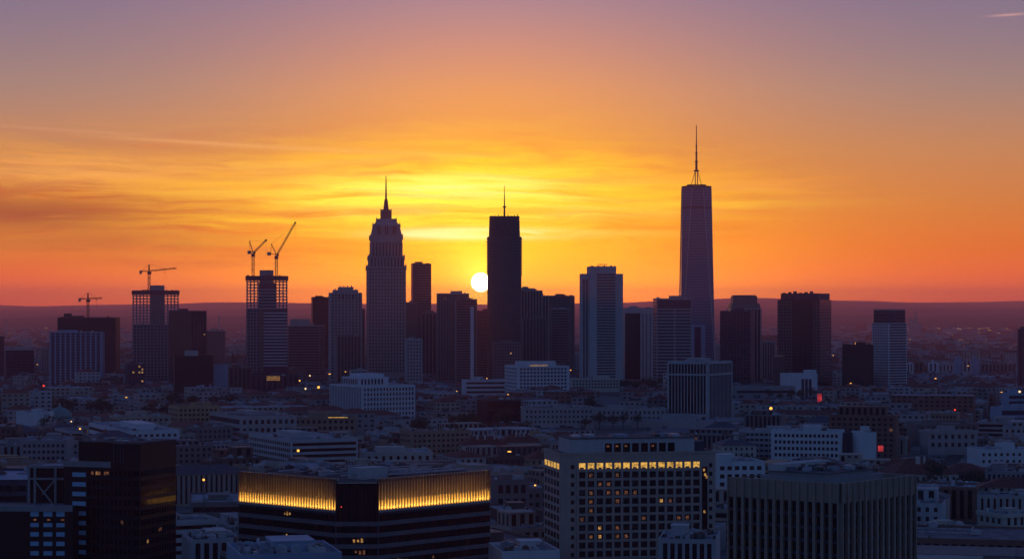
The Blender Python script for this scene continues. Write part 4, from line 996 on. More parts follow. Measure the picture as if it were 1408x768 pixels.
def hotel():
    d = 900; O, ar, W, D = place(748, 770, 984, d, 11, None)
    root = empty('gridded_hotel', (O[0], O[1], 0), ar, 'pale gridded hotel block with one lit yellow row of windows', 'building', 'large foreground buildings')
    z1 = zt(625, d); MB().box(0, W, 0, D, 0, z1).build('wall', 'warmst', root)
    f = faces(0, 0, W, D, 'f')[0]; px2s = lambda p: (p-770)/(984-770)*W
    fh = 3.62; ztop = zt(637, d)
    nb = 14; s0, s1 = px2s(794), px2s(963); b = (s1-s0)/nb
    lit = {(1,1),(1,4),(2,2),(2,3),(3,3),(3,4),(3,5),(3,6),(4,1),(4,4),(4,9),(4,10),(5,1),(6,0),(6,7),(6,11),(7,2),(7,4),(8,1),(8,2),(8,4),(8,5),(3,1),(6,12)}
    brt = {(4,9),(7,2),(8,2)}
    nwin = 0; rest = MB()
    fr = MB()
    for k in range(14):
        z = ztop-k*fh
        if z-2.6 < 1: break
        for j in range(nb):
            a0 = s0+j*b+b*.15; a1 = a0+b*.70
            if k == 0:
                a0 -= .1; a1 += .1
                m = MB(); f.box(m, a0, a1, z-2.3, z+.1, -.1, .04); w = m.build('lit_window', 'lity', root)
                m = MB(); f.box(m, a0+.5+.2*(j % 3), a1-.7, z-2.3, z-1.7-.2*(j % 2), .03, .06); m.build('chair_back', 'bronze', w)
            else:
                m = MB(); f.box(m, a0, a1, z-2.5, z-.1, -.1, .03)
                if (k, j) in lit:
                    w = m.build('window', 'glass', root)
                    m = MB(); f.box(m, a0+.6, a1-.7, z-2.1, z-.7, .02, .05); m.build('lamp_glow', 'lit' if (k, j) in brt else 'litdim', w); nwin += 1
                elif nwin < 98: m.build('window', 'glass', root); nwin += 1
                else: f.box(rest, a0, a1, z-2.5, z-.1, -.1, .03)
            # reveal frame standing proud round each opening
        for j in range(nb+1): f.box(fr, s0+j*b-b*.13, s0+j*b+b*.13, z-2.5, z+.2, -.1, .42)
        f.box(fr, s0-b*.13, s1+b*.13, z+.2, z+1.05, -.1, .42)
    fr.build('facade_grid', 'warmst', root)
    if rest.v: rest.build('windows', 'glass', root)['kind'] = 'stuff'
    # narrow windows on the corner pier and right pier, dark vertical slot
    for pcx in (787, 977):
        for k in range(14):
            z = ztop-k*fh-.2
            if z < 4: break
            m = MB(); f.box(m, px2s(pcx)-.7, px2s(pcx)+.7, z-2.1, z-.4, -.1, .05); m.build('pier_window', 'glass', root)
    m = MB(); f.box(m, px2s(965), px2s(972.5), 2, ztop-2, -.1, .06); m.build('glass_slot', 'glassk', root)
    for z, s in ((ztop-2.6, 966.5), (ztop-4.5, 968), (ztop-5.6, 970), (ztop-20, 967)):
        m = MB(); f.box(m, px2s(s), px2s(s)+.8, z-1.4, z-.2, -.1, .12); m.build('lit_window', 'lit', root)
    # side
    g = faces(0, 0, W, D, 'l')[0]; n = 5; bb = (g.L-2)/n
    for k in range(12):
        z = ztop-k*fh
        if z < 4: break
        for j in range(n):
            m = MB(); g.box(m, 1+j*bb+.8, 1+(j+1)*bb-.8, z-2.4, z-.1, -.1, .05); m.build('lit_window' if k == 0 else 'side_window', 'lity' if k == 0 else 'glass', root)
    # corner columns between side and front
    # penthouse
    pz = zt(604, d); x0, x1 = px2s(786), px2s(957)
    ph = MB().box(x0, x1, 3, D-6, z1, pz); ph = ph.build('penthouse', 'lightcon', root)
    pf = Face((x0, 3), (1, 0), (0, -1), x1-x0)
    q0, q1 = (832-786)/(957-786)*pf.L, (931-786)/(957-786)*pf.L
    for j in range(8):
        bq = (q1-q0)/8; m = MB(); pf.box(m, q0+j*bq+.5, q0+(j+1)*bq-.4, z1+.4, pz-1.9, -.1, .05); w = m.build('window', 'glassk', ph)
        if j in (0, 1, 2, 5): m = MB(); pf.box(m, q0+j*bq+1.2, q0+j*bq+2.2, z1+2.8, z1+3.5, .03, .08); m.build('lamp_glow', 'litdim', w)
    MB().box(px2s(958), px2s(972), 4, 14, z1, pz-1.5).build('stair_house', 'charcoal', root)
    MB().box(x0-.3, x1+.3, 2.6, D-5.6, pz, pz+.35).build('penthouse_roof', 'roofd', root)
    m = MB(); e = .3
    m.box(-e, W+e, -e, .3, z1, z1+.9); m.box(-e, .3, .31, D, z1, z1+.9); m.box(W-.3, W+e, .31, D, z1, z1+.9); m.build('parapet', 'warmst', root)
    MB().box(.4, W-.4, .4, D-.4, z1-.1, z1+.05).build('roof', 'roofd', root)
    rg = random.Random(9)
    for k in range(12):
        x = rg.uniform(x0+2, x1-6); u = MB().box(x, x+rg.uniform(1, 4), rg.uniform(5, 12), rg.uniform(13, 15), pz+.35, pz+rg.uniform(.9, 1.8)); u.build('roof_unit', rg.choice(['metal', 'steel', 'roofl']), ph)
    FOOT.append(obb(O, ar, W, D, 5)); LAND.append((865, 620, d, 'the gridded hotel'))
hotel()

def ribbed_tower():
    d = 610; O, ar, W, D = place(1002, 1155, 1257, d, 50)
    root = empty('ribbed_brown_tower', (O[0], O[1], 0), ar, 'brown ribbed tower cut by the bottom edge, lower right', 'building', 'large foreground buildings')
    z1 = zt(664, d); MB().box(0, W, 0, D, 0, z1-3.4).build('wall', 'charcoal', root)
    z1_ = z1; rz = z1-2.2
    for f, n in ((faces(0, 0, W, D, 'f')[0], 13), (faces(0, 0, W, D, 'l')[0], 14), (faces(0, 0, W, D, 'r')[0], 14)):
        b = f.L/n
        m = MB(); f.box(m, 0, f.L, z1-5.6, z1, -.6, .55); m.build('parapet_band', 'tanrib', root)
        m = MB()
        for j in range(n+1):
            s = j*b; f.box(m, max(0, s-b*.17), min(f.L, s+b*.17), 0, z1-.01, -.1, .95)
        m.build('ribs', 'tanrib', root)
        k = 0; z = z1-6
        while z > 3:
            m = MB(); f.box(m, .1, f.L-.1, z-2.7, z, -.1, .05); m.build('window_band', 'glassk', root)
            m = MB(); f.box(m, .1, f.L-.1, z-3.7, z-2.7, -.1, .22); m.build('spandrel', 'charcoal', root)
            z -= 3.7
    MB().box(.6, W-.6, .6, D-.6, z1-3.4, z1-3.1).build('roof', 'roofg', root)
    # plant deck
    z1 = z1-.6; p = MB().box(6, W-6, 7, D-7, z1-.9, z1+1.2); p.box(7.5, W-8, 9, D-9, z1+1.2, z1+2.4); p = p.build('plant_deck', 'concrete', root)
    MB().box(6.9, W-7.4, 8.4, D-8.4, z1+2.4, z1+2.5).build('deck_roof', 'roofd', p)
    m = MB().box(7, W-8, D-14, D-9, z1+2.5, z1+4.4); m.build('plant_room', 'lightcon', p)
    rg = random.Random(3)
    for k in range(26):
        x, y = rg.uniform(8, W-11), rg.uniform(10, D-12); w_, d_, h_ = rg.uniform(.8, 3), rg.uniform(.8, 3), rg.uniform(.5, 1.5)
        MB().box(x, x+w_, y, y+d_, z1+2.5, z1+2.5+h_).build('roof_unit', rg.choice(['roofl', 'metal', 'steel', 'roofg', 'bronze']), p)
    m = MB()
    for y in (1.4, D-1.6):
        m.box(1.2, W-1.2, y, y+.3, z1+.1, z1+.4)
    m.build('cleaning_rail', 'steel', root)
    FOOT.append(obb(O, ar, W, D, 5)); LAND.append((1130, 660, d, 'the brown ribbed tower'))
M['tanrib'] = mat('brown_concrete', (.33,.24,.18), .85, .18, .25, streaks=.6)
ribbed_tower()

def black_tower():
    d = 640; O, ar, W, D = place(88, 193, 242, d, -20, None)
    root = empty('black_tower', (O[0], O[1], 0), ar, 'black tower with pale blue window panels, lower left', 'building', 'large foreground buildings')
    zt1 = zt(610, d); zl = zt(637, d)
    MB().box(0, W, 0, D, 0, zl).build('wall', 'black', root)
    x0 = W*.14
    MB().box(x0, W-.0, 2.2, D, zl, zt1).build('upper_storeys', 'black', root)
    MB().box(W*.62, W, .0, 2.2, zl, zt1).build('corner_storeys', 'black', root)
    m = MB(); 
    for x in (W*.66, W*.7, W*.74, W*.78): m.box(x, x+.3, -.4, 0, zl, zt1)
    m.build('corner_ribs', 'charcoal', root)
    f = faces(0, 0, W, D, 'f')[0]; g = faces(0, 0, W, D, 'r')[0]
    m = MB(); f.box(m, 0, W*.62, zl-1.4, zl+.3, -.2, .5); m.build('ledge', 'concrete', root)
    m = MB(); m.box(x0, W, 2.0, D, zt1, zt1+.3); m.build('roof', 'roofd', root)
    fh = 2.86
    for k in range(12):
        z = zt(641.5, d)-k*fh-2.1
        if z < 3: break
        m = MB(); f.box(m, W*.115, W*.29, z-1.3, z, -.1, .18+.02*(k % 2)); m.build('blue_window_panel', 'glassp', root)
    for k in range(14):
        z = zl-2.2-k*fh
        for ff in (f, g):
            lo = W*.31 if ff is f else .4
            m = MB(); ff.box(m, lo, ff.L-.4, z-1.7, z, -.1, .06); w = m.build('window_band', 'glassk', root)
            mm = MB(); n = int((ff.L-lo)/1.5)
            for j in range(1, n): ff.box(mm, lo+j*1.5-.06, lo+j*1.5+.06, z-1.7, z, .05, .13)
            mm.build('mullions', 'charcoal', w)
    for ff, s, k, mt in ((f, .42, 0, 'lit'), (f, .45, 0, 'litdim'), (f, .53, 0, 'litdim'), (f, .56, 0, 'litdim'), (g, .18, 7, 'lit'), (g, .5, 6, 'litdim'), (f, .75, 5, 'litdim'), (g, .55, 6, 'litdim'), (f, .36, 0, 'litdim')):
        z = zl-2.2-k*fh; m = MB(); ff.box(m, s*ff.L, s*ff.L+.8, z-1.4, z-.4, -.1, .1); m.build('lit_window', mt, root)
    rg = random.Random(8)
    for k in range(14):
        x, y = rg.uniform(x0+1, W-3), rg.uniform(3, D-4)
        MB().box(x, x+rg.uniform(.6, 2), y, y+rg.uniform(.6, 2), zt1+.3, zt1+rg.uniform(.6, 1.1)).build('roof_unit', rg.choice(['metal', 'steel', 'roofl']), root)
    m = MB()
    for x in (x0+3, x0+7, x0+12, W*.6): m.bar((x, 3, zt1), (x, 3, zt1+1.6), .12)
    m.build('aerials', 'steel', root)
    FOOT.append(obb(O, ar, W, D, 3)); LAND.append((165, 615, d, 'the black tower'))
    # braced frame block and its terrace wing
    d2 = 655; O, a2, W2, D2 = place(38, 97, 99, d2, -4, 16)
    r2 = empty('braced_frame_block', (O[0], O[1], 0), a2, 'roof-top steel frame block with an X brace, left of the black tower', 'building', 'large foreground buildings')
    zz1, zz0 = zt(640, d2), zt(696, d2)
    MB().box(.6, W2-.2, .9, D2, 0, zz1-.8).build('wall', 'black', r2)
    m = MB(); 
    for x in (0, W2*.14, W2*.62, W2-.9): m.box(x, x+.7, -.1, .6, zz0, zz1-.7)
    m.box(-.3, W2+.2, -.2, .7, zz1-.7, zz1); m.box(0, W2, -.15, .65, zz1-4.2, zz1-3.6); m.box(-.3, .5, .71, D2, zz1-.7, zz1)
    m.build('steel_frame', 'concrete', r2)
    m = MB(); m.bar((W2*.16, .1, zz1-4.4), (W2*.62, .1, zz0+.2), .5); m.bar((W2*.62, .35, zz1-4.4), (W2*.34, .35, zz0+3.6), .5); m.build('x_brace', 'concrete', r2)
    MB().box(.5, W2, 1, D2, zz1-.8, zz1-.4).build('roof', 'roofl', r2)
    d3 = 640; O, a3, W3, D3 = place(-60, 100, 102, d3, -3, 13)
    r3 = empty('terrace_wing', (O[0], O[1], 0), a3, 'lower black wing with three columns of pale blue windows, bottom left', 'building', 'large foreground buildings')
    z3 = zt(697, d3); MB().box(0, W3, 0, D3, 0, z3).build('wall', 'black', r3)
    f = faces(0, 0, W3, D3, 'f')[0]; sc = W3/160.
    m = MB(); f.box(m, 0, W3, z3-1.2, z3+.5, -.3, .5); m.build('parapet', 'concrete', r3)
    MB().box(.4, W3-.4, .5, D3, z3-.05, z3+.06).build('roof', 'roofg', r3)
    for a_, b_ in ((42, 53.5), (60, 72), (77.5, 89)):
        for k, (y0, y1) in enumerate(((701, 709.5), (718.5, 724), (731, 737), (744, 750), (757, 763), (770, 776))):
            m = MB(); f.box(m, (a_+60)*sc, (b_+60)*sc, zt(y1, d3), zt(y0, d3), -.1, .15); m.build('blue_window_panel', 'glassp', r3)
    for a_ in (46, 65, 84): m = MB(); f.box(m, (a_+60)*sc, (a_+64)*sc, zt(715, d3), zt(713, d3), -.1, .12); m.build('lit_window', 'litdim', r3)
    for k in range(5):
        x = (random.uniform(20, 150))*sc; MB().box(x, x+1, 1, 2, z3, z3+.8).build('roof_unit', 'roofl', r3)
    FOOT.append(obb(O, a3, W3, D3+20, 3))
    mid('long low block with a plain blue roof, left of the steel frame block', -40, -38, 40, 659, 830, 3, wall='charcoal', roof='roofb', D=60, front=dict(kind='ribbon'), side=None, units=2, house=False)
M['roofb'] = mat('blue_roof_sheet', (.20,.30,.42), .6, .12, .1)
black_tower()

# ------------------------------------------------------------------ street blocks of lower buildings
GA = R(24)                                        # street grid direction
GRIDS = (R(24), R(-15))
def g2w(u, v): return (u*cos(GA)-v*sin(GA), u*sin(GA)+v*cos(GA))
def inview(x, y, pad=40): return y > 300 and abs(x) < y*704/F+pad
rg = random.Random(21)
WOODS = [(880, 2960, 16, 34, 'below the half-dark tower'), (150, 2250, 22, 90, 'behind the white slab'), (640, 2020, 14, 40, 'left of the dark modern hall'), (1040, 1420, 7, 14, 'left of the white office slab'),
         (1330, 1290, 9, 30, 'right of the big red-roofed hall'), (270, 2420, 12, 40, 'below the black box tower'), (1150, 2050, 12, 50, 'beyond the white office slab'), (560, 1850, 8, 26, 'right of the white hall')]
for px_, d_, n_, s_, w_ in WOODS: FOOT.append(obb((wx(px_, d_)-s_, d_-22), 0, 2*s_, 44, 0))
SIGHT += [(503, 556, 517, 3400), (670, 718, 524, 3350), (798, 857, 528, 3000), (1069, 1143, 534, 3050), (1199, 1247, 528, 3000), (183, 245, 528, 3300), (338, 395, 540, 3100), (858, 897, 536, 2960), (90, 222, 570, 2250), (596, 690, 572, 2020),
          (1030, 1052, 636, 1420), (1308, 1350, 664, 1290), (240, 300, 556, 2420), (550, 600, 590, 1850), (66, 98, 584, 2060)]
blocks = []; lots = []
BU, BV, ST = 84, 60, 12
def side_of(x, y): return x-(0.045*y)            # > 0: the right-hand district
for gi, GA in enumerate(GRIDS):
  for iu in range(-60, 90):
    for iv in range(-30, 100):
        u0, v0 = iu*(BU+ST), iv*(BV+ST)
        cx_, cy_ = g2w(u0+BU/2, v0+BV/2)
        if cy_ < 800 or cy_ > 5300 or not inview(cx_, cy_, 40): continue
        sd_ = side_of(cx_, cy_)
        if (gi == 0) != (sd_ < 0): continue
        blocks.append((u0, v0, GA, gi))
        far = cy_ > 2100
        n = rg.choice([2, 3, 3, 4]) if far else rg.choice([1, 2, 2, 3])
        cuts = [0]+sorted((k+1+rg.uniform(-.25, .25))/n for k in range(n-1))+[1]
        for k in range(n):
            a0, a1 = u0+1+cuts[k]*(BU-2), u0+1+cuts[k+1]*(BU-2)-rg.choice([.3, .3, 4])
            if a1-a0 < 10: continue
            halves = [(v0+1, v0+BV-1)] if rg.random() < (.1 if far else .3) else [(v0+1, v0+BV*.5-rg.uniform(0, 6)), (v0+BV*.5+rg.uniform(0, 6), v0+BV-1)]
            for b0, b1 in halves:
                O = g2w(a0, b0); W, D = a1-a0, b1-b0
                P = obb(O, GA, W, D, 1)
                s4 = [side_of(x, y) for x, y in P]
                if (max(s4) > -7 if gi == 0 else min(s4) < 7): continue
                if any(hits(P, Q) for Q in FOOT): continue
                cxx, cyy = g2w((a0+a1)/2, (b0+b1)/2)
                if not inview(cxx, cyy, 20): continue
                lots.append([cyy, cxx, O, W, D, GA])
lots.sort(key=lambda l: l[0])
def lot_height(cy_, cx_=0, W=30):
    px = 704+cx_/cy_*F; hw = W*.75/cy_*F; lim = 99
    for a_, b_, yb, dh in SIGHT:
        if dh > cy_ and a_ < px+hw and b_ > px-hw: lim = min(lim, H-(yb-Y0)/F*(cy_-20))
    h = raw_height(cy_)
    return min(h, lim-2.5) if h > lim-2.5 else h
def raw_height(cy_):
    h = rg.choice([9, 12, 12, 15, 15, 18, 21])+rg.uniform(-1, 1)
    if cy_ < 1100: h = min(h, 16)
    if rg.random() < .15 and cy_ > 1300: h += rg.uniform(5, 16)
    return h
WALLS = [('dirty', 'off-white'), ('pcream', 'cream'), ('warmst', 'warm grey stone'), ('warmst', 'warm grey stone'), ('stone', 'grey stone'), ('bronze', 'brown'), ('darkstone', 'dark brown'), ('lightcon', 'pale concrete'), ('concrete', 'grey concrete'), ('darkstone', 'dark brown'), ('brick', 'red brick'), ('tan', 'tan brick'), ('ochre', 'ochre')]
ROOFS = [('roofg', 'flat grey roof'), ('roofg', 'flat grey roof'), ('roofl', 'flat pale roof'), ('roofl', 'flat pale roof'), ('roofd', 'flat dark roof'), ('tile', 'red tiled hip roof'), ('slate', 'slate hip roof')]
NUM = {2: 'two', 3: 'three', 4: 'four', 5: 'five', 6: 'six', 7: 'seven', 8: 'eight', 9: 'nine'}
N_IND = 235
near_lots, far_lots = lots[:N_IND], lots[N_IND:]
made = []
for cyy, cxx, O, W, D, GA in near_lots:
    h = lot_height(cyy, cxx, W); wk, wname = rg.choice(WALLS); rk, rname = rg.choice(ROOFS)
    if h < 4.5: continue
    hip = rk in ('tile', 'slate')
    if hip and min(W, D) > 26: rk, rname, hip = 'roofl', 'flat pale roof', False
    fh = 3.5; nf = max(2, int((h-1)/fh)); roof_h = 1.0
    root = empty('city_house', (O[0], O[1], 0), GA, None, 'building', 'low buildings of the city blocks')
    MB().box(0, W, 0, D, 0, h).build('wall', wk, root)
    gl = rg.choice(['glass', 'glass', 'glassb', 'glassk']); kind = rg.choice(['grid', 'grid', 'grid', 'ribbon', 'strip'])
    kw = dict(kind=kind, fh=fh, bw=rg.uniform(2.8, 4.6), wf=rg.uniform(.35, .6), hf=rg.uniform(.42, .56), glass=gl, wall=wk, lit=.02 if rg.random() < .6 else 0, litm=rg.choice(['lit', 'litdim', 'litdim']))
    if rg.random() < .3: kw.update(pier=.22, out=.3)
    if cyy < 1450 and kind == 'grid': kw.update(each=True, maxn=48)
    for f in faces(0, 0, W, D, 'fl'): facade(root, f, 1.0, h-.4, **kw)
    if hip:
        e = .6; L_, S_ = max(W, D), min(W, D); k = S_*.45; rise = S_*.19
        m = MB(); b = [(-e,-e,h), (W+e,-e,h), (W+e,D+e,h), (-e,D+e,h)]
        if W >= D:
            p, q = (k, D/2, h+rise), (W-k, D/2, h+rise); m.q([b[0], b[1], q, p]); m.q([b[1], b[2], q]); m.q([b[2], b[3], p, q]); m.q([b[3], b[0], p])
        else:
            p, q = (W/2, k, h+rise), (W/2, D-k, h+rise); m.q([b[0], b[1], p]); m.q([b[1], b[2], q, p]); m.q([b[2], b[3], q]); m.q([b[3], b[0], p, q])
        ro = m.build('roof', rk, root); MB().box(W*.3, W*.3+1.3, D*.35, D*.35+1.3, h+rise*.3, h+rise+1).build('chimney', 'brick', ro)
    else: rooftop(root, 0, 0, W, D, h, wk, rk, rg.choice([.6, 1, 1.3]), rg.choice([4, 6, 8, 11]), rg.random(), rg.random() < .6, rg.random() < .25, rg.choice([0, 0, .35]))
    if not hip and rg.random() < .35 and min(W, D) > 16:
        sx0, sx1 = W*rg.uniform(.05, .3), W*rg.uniform(.6, .95); sh = rg.choice([3.4, 3.4, 6.6])
        b_ = MB().box(sx0, sx1, D*.3, D*.85, h, h+sh); b_.box(sx0-.3, sx1+.3, D*.3-.3, D*.85+.3, h+sh, h+sh+.3); up = b_.build('set_back_floor', wk, root)
        for f in faces(sx0, D*.3, sx1, D*.85, 'fl'):
            m = MB(); nb = max(1, int(f.L/4))
            for j in range(nb): f.box(m, (j+.25)*f.L/nb, (j+.75)*f.L/nb, h+.9, h+sh-.6, -.1, .06)
            m.build('window_row', gl, up)
    made.append((704+cxx/cyy*F, Y0+(H-h)/cyy*F, cyy, root, wname, nf, rname, W, D, rg.random() < .5))
    root['_pos'] = (cxx, cyy)

# labels: look first, then the nearest thing one can find, then order among its look-alikes
def relation(px, py, d):
    best = min(LAND, key=lambda l: abs(l[0]-px)+1.6*abs(l[1]-py)+abs(l[2]-d)*.08)
    dx = px-best[0]
    if abs(dx) < 32: rel = 'in front of' if d < best[2] else 'behind'
    else: rel = 'left of' if dx < 0 else 'right of'
    return rel+' '+best[3]
groups = {}
for px, py, cyy, root, wn, nf, rn, W, D, _ in made:
    size = 'broad ' if W*D > 2400 else ('small ' if W*D < 900 else '')
    base = f"{size}{wn} {NUM.get(nf, 'ten')}-storey block, {rn.replace('flat ', '')}, {relation(px, py, cyy)}"
    groups.setdefault(base, []).append((px, cyy, root))
ORD = ['leftmost', 'second from left', 'third from left', 'fourth from left', 'fifth from left', 'sixth from left', 'seventh from left', 'eighth from left']
for base, lst in groups.items():
    if len(lst) == 1: lst[0][2]['label'] = base
    else:
        lst.sort()
        for i, (_, _, r) in enumerate(lst): r['label'] = base+', '+(ORD[i] if i < len(lst)-1 or i > 7 else 'rightmost')
for o in bpy.data.objects:
    for k in ('_dims', '_pos', '_lit'):
        if k in o: del o[k]

# streets: pavements as raised blocks, lane paint between
m = MB()
for u0, v0, GA, gi in blocks:
    c = [g2w(u0, v0), g2w(u0+BU, v0), g2w(u0+BU, v0+BV), g2w(u0, v0+BV)]; m.prism(c, -.2, .14+.006*gi)
tag(m.build('pavement', 'paving'), kind='structure')
m = MB()
for u0, v0, GA, gi in blocks:
    for k in range(int(BU/12)):
        c = [g2w(u0+k*12, v0-ST/2-.1), g2w(u0+k*12+4, v0-ST/2-.1), g2w(u0+k*12+4, v0-ST/2+.1), g2w(u0+k*12, v0-ST/2+.1)]; m.q([(x, y, .012) for x, y in c])
tag(m.build('road_marking', 'paint'), kind='structure')

# the farther blocks and the suburbs on the plain: too many to count
def mass(name, lst, walls_, label):
    parts = {w: MB() for w in walls_}; roofs = {k: MB() for k in ('roofg', 'roofl', 'roofd', 'tile')}; win = MB()
    root = empty(name, (0, 0, 0), 0, label, 'buildings'); root['kind'] = 'stuff'
    for (O, a, W, D, h, w, rk, dist) in lst:
        c, s_ = cos(a), sin(a); tr = lambda x, y, z: (O[0]+x*c-y*s_, O[1]+x*s_+y*c, z)
        mb = parts[w]; n0 = len(mb.v); mb.box(0, W, 0, D, 0, h); mb.v[n0:] = [tr(*p) for p in mb.v[n0:]]
        rb = roofs[rk]; n0 = len(rb.v)
        if rk == 'tile':
            k = min(W, D)*.4; i = len(rb.v); rb.v += [(0,0,h), (W,0,h), (W,D,h), (0,D,h), (k if W > D else W/2, D/2 if W > D else k, h+4), (W-k if W > D else W/2, D/2 if W > D else D-k, h+4)]
            rb.f += [(i,i+1,i+5,i+4), (i+1,i+2,i+5), (i+2,i+3,i+4,i+5), (i+3,i,i+4)] if W > D else [(i,i+1,i+4), (i+1,i+2,i+5,i+4), (i+2,i+3,i+5), (i+3,i,i+4,i+5)]
        else:
            rb.box(.4, W-.4, .4, D-.4, h, h+.1)
            for _ in range(2 if dist < 4500 else 1):
                x, y = rg.uniform(1, max(1.1, W-6)), rg.uniform(1, max(1.1, D-5)); rb.box(x, x+rg.uniform(2, 5), y, y+rg.uniform(2, 5), h+.1, h+rg.uniform(1, 3.4))
        rb.v[n0:] = [tr(*p) for p in rb.v[n0:]]
        if dist < 5000:
            n0 = len(win.v); nf = max(1, int(h/3.8))
            for f in faces(0, 0, W, D, 'fl'):
                nb = max(1, int(f.L/5)); b = f.L/nb
                for k in range(nf):
                    for j in range(nb):
                        if rg.random() < .85: f.box(win, j*b+b*.25, j*b+b*.72, k*h/nf+1.2, k*h/nf+2.9, -.1, .06)
            win.v[n0:] = [tr(*p) for p in win.v[n0:]]
    for w, mb in parts.items():
        if mb.v: mb.build('walls', w, root)['kind'] = 'stuff'
    for k, mb in roofs.items():
        if mb.v: mb.build('roofs', k, root)['kind'] = 'stuff'
    if win.v: win.build('windows', 'glass', root)['kind'] = 'stuff'
wk = ['dirty', 'pcream', 'stone', 'concrete', 'brick', 'darkstone']
lst = [(O, GA, W, D, max(3.5, lot_height(cyy, cxx, W)), rg.choice(wk), rg.choice(['roofg', 'roofl', 'roofd', 'tile']), cyy) for cyy, cxx, O, W, D, GA in far_lots]
mass('distant_city_blocks', lst, wk, 'dense low city blocks filling the ground between the towers')
lst = []
for _ in range(2600):
    d = 5300*exp(rg.uniform(0, .95)); x = rg.uniform(-1, 1)*(d*.24+60); W, D = rg.uniform(14, 60), rg.uniform(12, 34)
    h = rg.choice([6, 8, 10, 14])+(rg.uniform(8, 30) if rg.random() < .05 else 0)
    lst.append(((x, d), R(rg.choice([24, 24, -10, 3])), W, D, h, rg.choice(wk), rg.choice(['roofg', 'roofl', 'roofd', 'tile']), d))
mass('distant_suburb', lst, wk, 'hazy low suburbs spread over the plain toward the hills')

# far landmark silhouettes
def far_church():
    d = 8200; root = empty('distant_church', (wx(1259, d), d, 0), R(15), 'hazy spired church silhouette on the plain at right', 'church')
    MB().box(-22, 18, -9, 9, 0, zt(444, d)).build('nave', 'stone', root)
    MB().box(-24, -12, -10, 10, 0, zt(438, d)).build('tower', 'stone', root)
    m = MB(); m.box(-7, 7, -7, 7, 0, zt(438, d)); m.prism([(-5,-5),(5,-5),(5,5),(-5,5)], zt(438, d), zt(425, d), .12); m.build('spire', 'stone', root)
far_church()
for px_, yt, lab in ((301, 433, 'faint chimney stack on the plain, right of the bare concrete tower'), (9, 438, 'faint lattice mast on the plain at the far left')):
    d = 7600; r = empty('distant_chimney', (wx(px_, d), d, 0), 0, lab, 'chimney')
    MB().cyl(0, 0, 0, zt(yt, d), 4.4, 2.6, 10).build('stack', 'stone', r); MB().cyl(0, 0, 0, 9, 7, n=10).build('base', 'stone', r)

# ------------------------------------------------------------------ trees
def tree_proto(seed, hh, rr):
    r = random.Random(seed); root = empty('tree', (0, 0, -500), 0, 'x', 'tree')
    t = MB(); t.cyl(0, 0, 0, hh*.45, .38, .22, 7)
    tips = []
    for k in range(6):
        a = k*pi/3+r.uniform(-.3, .3); p = (rr*.55*cos(a), rr*.55*sin(a), hh*r.uniform(.5, .8)); t.bar((0, 0, hh*r.uniform(.28, .42)), p, .26, .08); tips.append(p)
    tips += [(0, 0, hh*.86), (rr*.2, -rr*.2, hh*.7)]
    t.build('trunk', 'bark', root)
    m = MB()
    for c in tips:
        R_ = rr*r.uniform(.38, .6)
        for _ in range(70):
            u, v, w = (r.gauss(0, 1) for _ in range(3)); l = sqrt(u*u+v*v+w*w) or 1; q = R_*r.uniform(.55, 1.05)
            x, y, z = c[0]+u/l*q, c[1]+v/l*q, c[2]+w/l*q*.8; s_ = r.uniform(.25, .55)
            a_, b_ = [r.gauss(0, 1) for _ in range(3)], [r.gauss(0, 1) for _ in range(3)]
            la, lb = sqrt(sum(k*k for k in a_)), sqrt(sum(k*k for k in b_)); a_ = [k/la*s_ for k in a_]; b_ = [k/lb*s_ for k in b_]
            m.q([(x-a_[0], y-a_[1], z-a_[2]), (x+b_[0], y+b_[1], z+b_[2]), (x+a_[0], y+a_[1], z+a_[2]), (x-b_[0], y-b_[1], z-b_[2])])
    m.build('crown', 'leaf', root)
    return root
protos = [tree_proto(1, 12, 5.2), tree_proto(2, 14, 5.8), tree_proto(3, 10, 5.4)]
used = set()
for px_, d_, n_, s_, where in WOODS:
    for k in range(n_):
        i = rg.randrange(3); p = protos[i]
        o = p if i not in used else copy_tree(p); used.add(i)
        o.location = (wx(px_, d_)+rg.uniform(-s_, s_), d_+rg.uniform(-20, 20), 0); o.rotation_euler.z = rg.uniform(0, 6); s = rg.uniform(.8, 1.5); o.scale = (s, s, s)
        tag(o, 'dark leafy tree in the clump '+where, 'tree', 'trees in the clump '+where)

nt = 0
for u0, v0, GA, gi in sorted(blocks, key=lambda b: rg.random()):
    cx_, cy_ = g2w(u0+BU/2, v0-ST/2)
    if cy_ < 1050 or cy_ > 2700 or not inview(cx_, cy_, 0) or nt >= 84: continue
    for k in range(6):
        x, y = g2w(u0+8+k*13+rg.uniform(-2, 2), v0-ST+2.5)
        if any(hits([(x-3, y-3), (x+3, y-3), (x+3, y+3), (x-3, y+3)], Q) for Q in FOOT): continue
        o = copy_tree(protos[rg.randrange(3)]); o.location = (x, y, 0); o.rotation_euler.z = rg.uniform(0, 6); s = rg.uniform(.9, 1.35); o.scale = (s, s, s*rg.uniform(1, 1.2)); nt += 1
        tag(o, 'dark street tree in a row between the low rooftops', 'tree', 'street trees between the blocks')
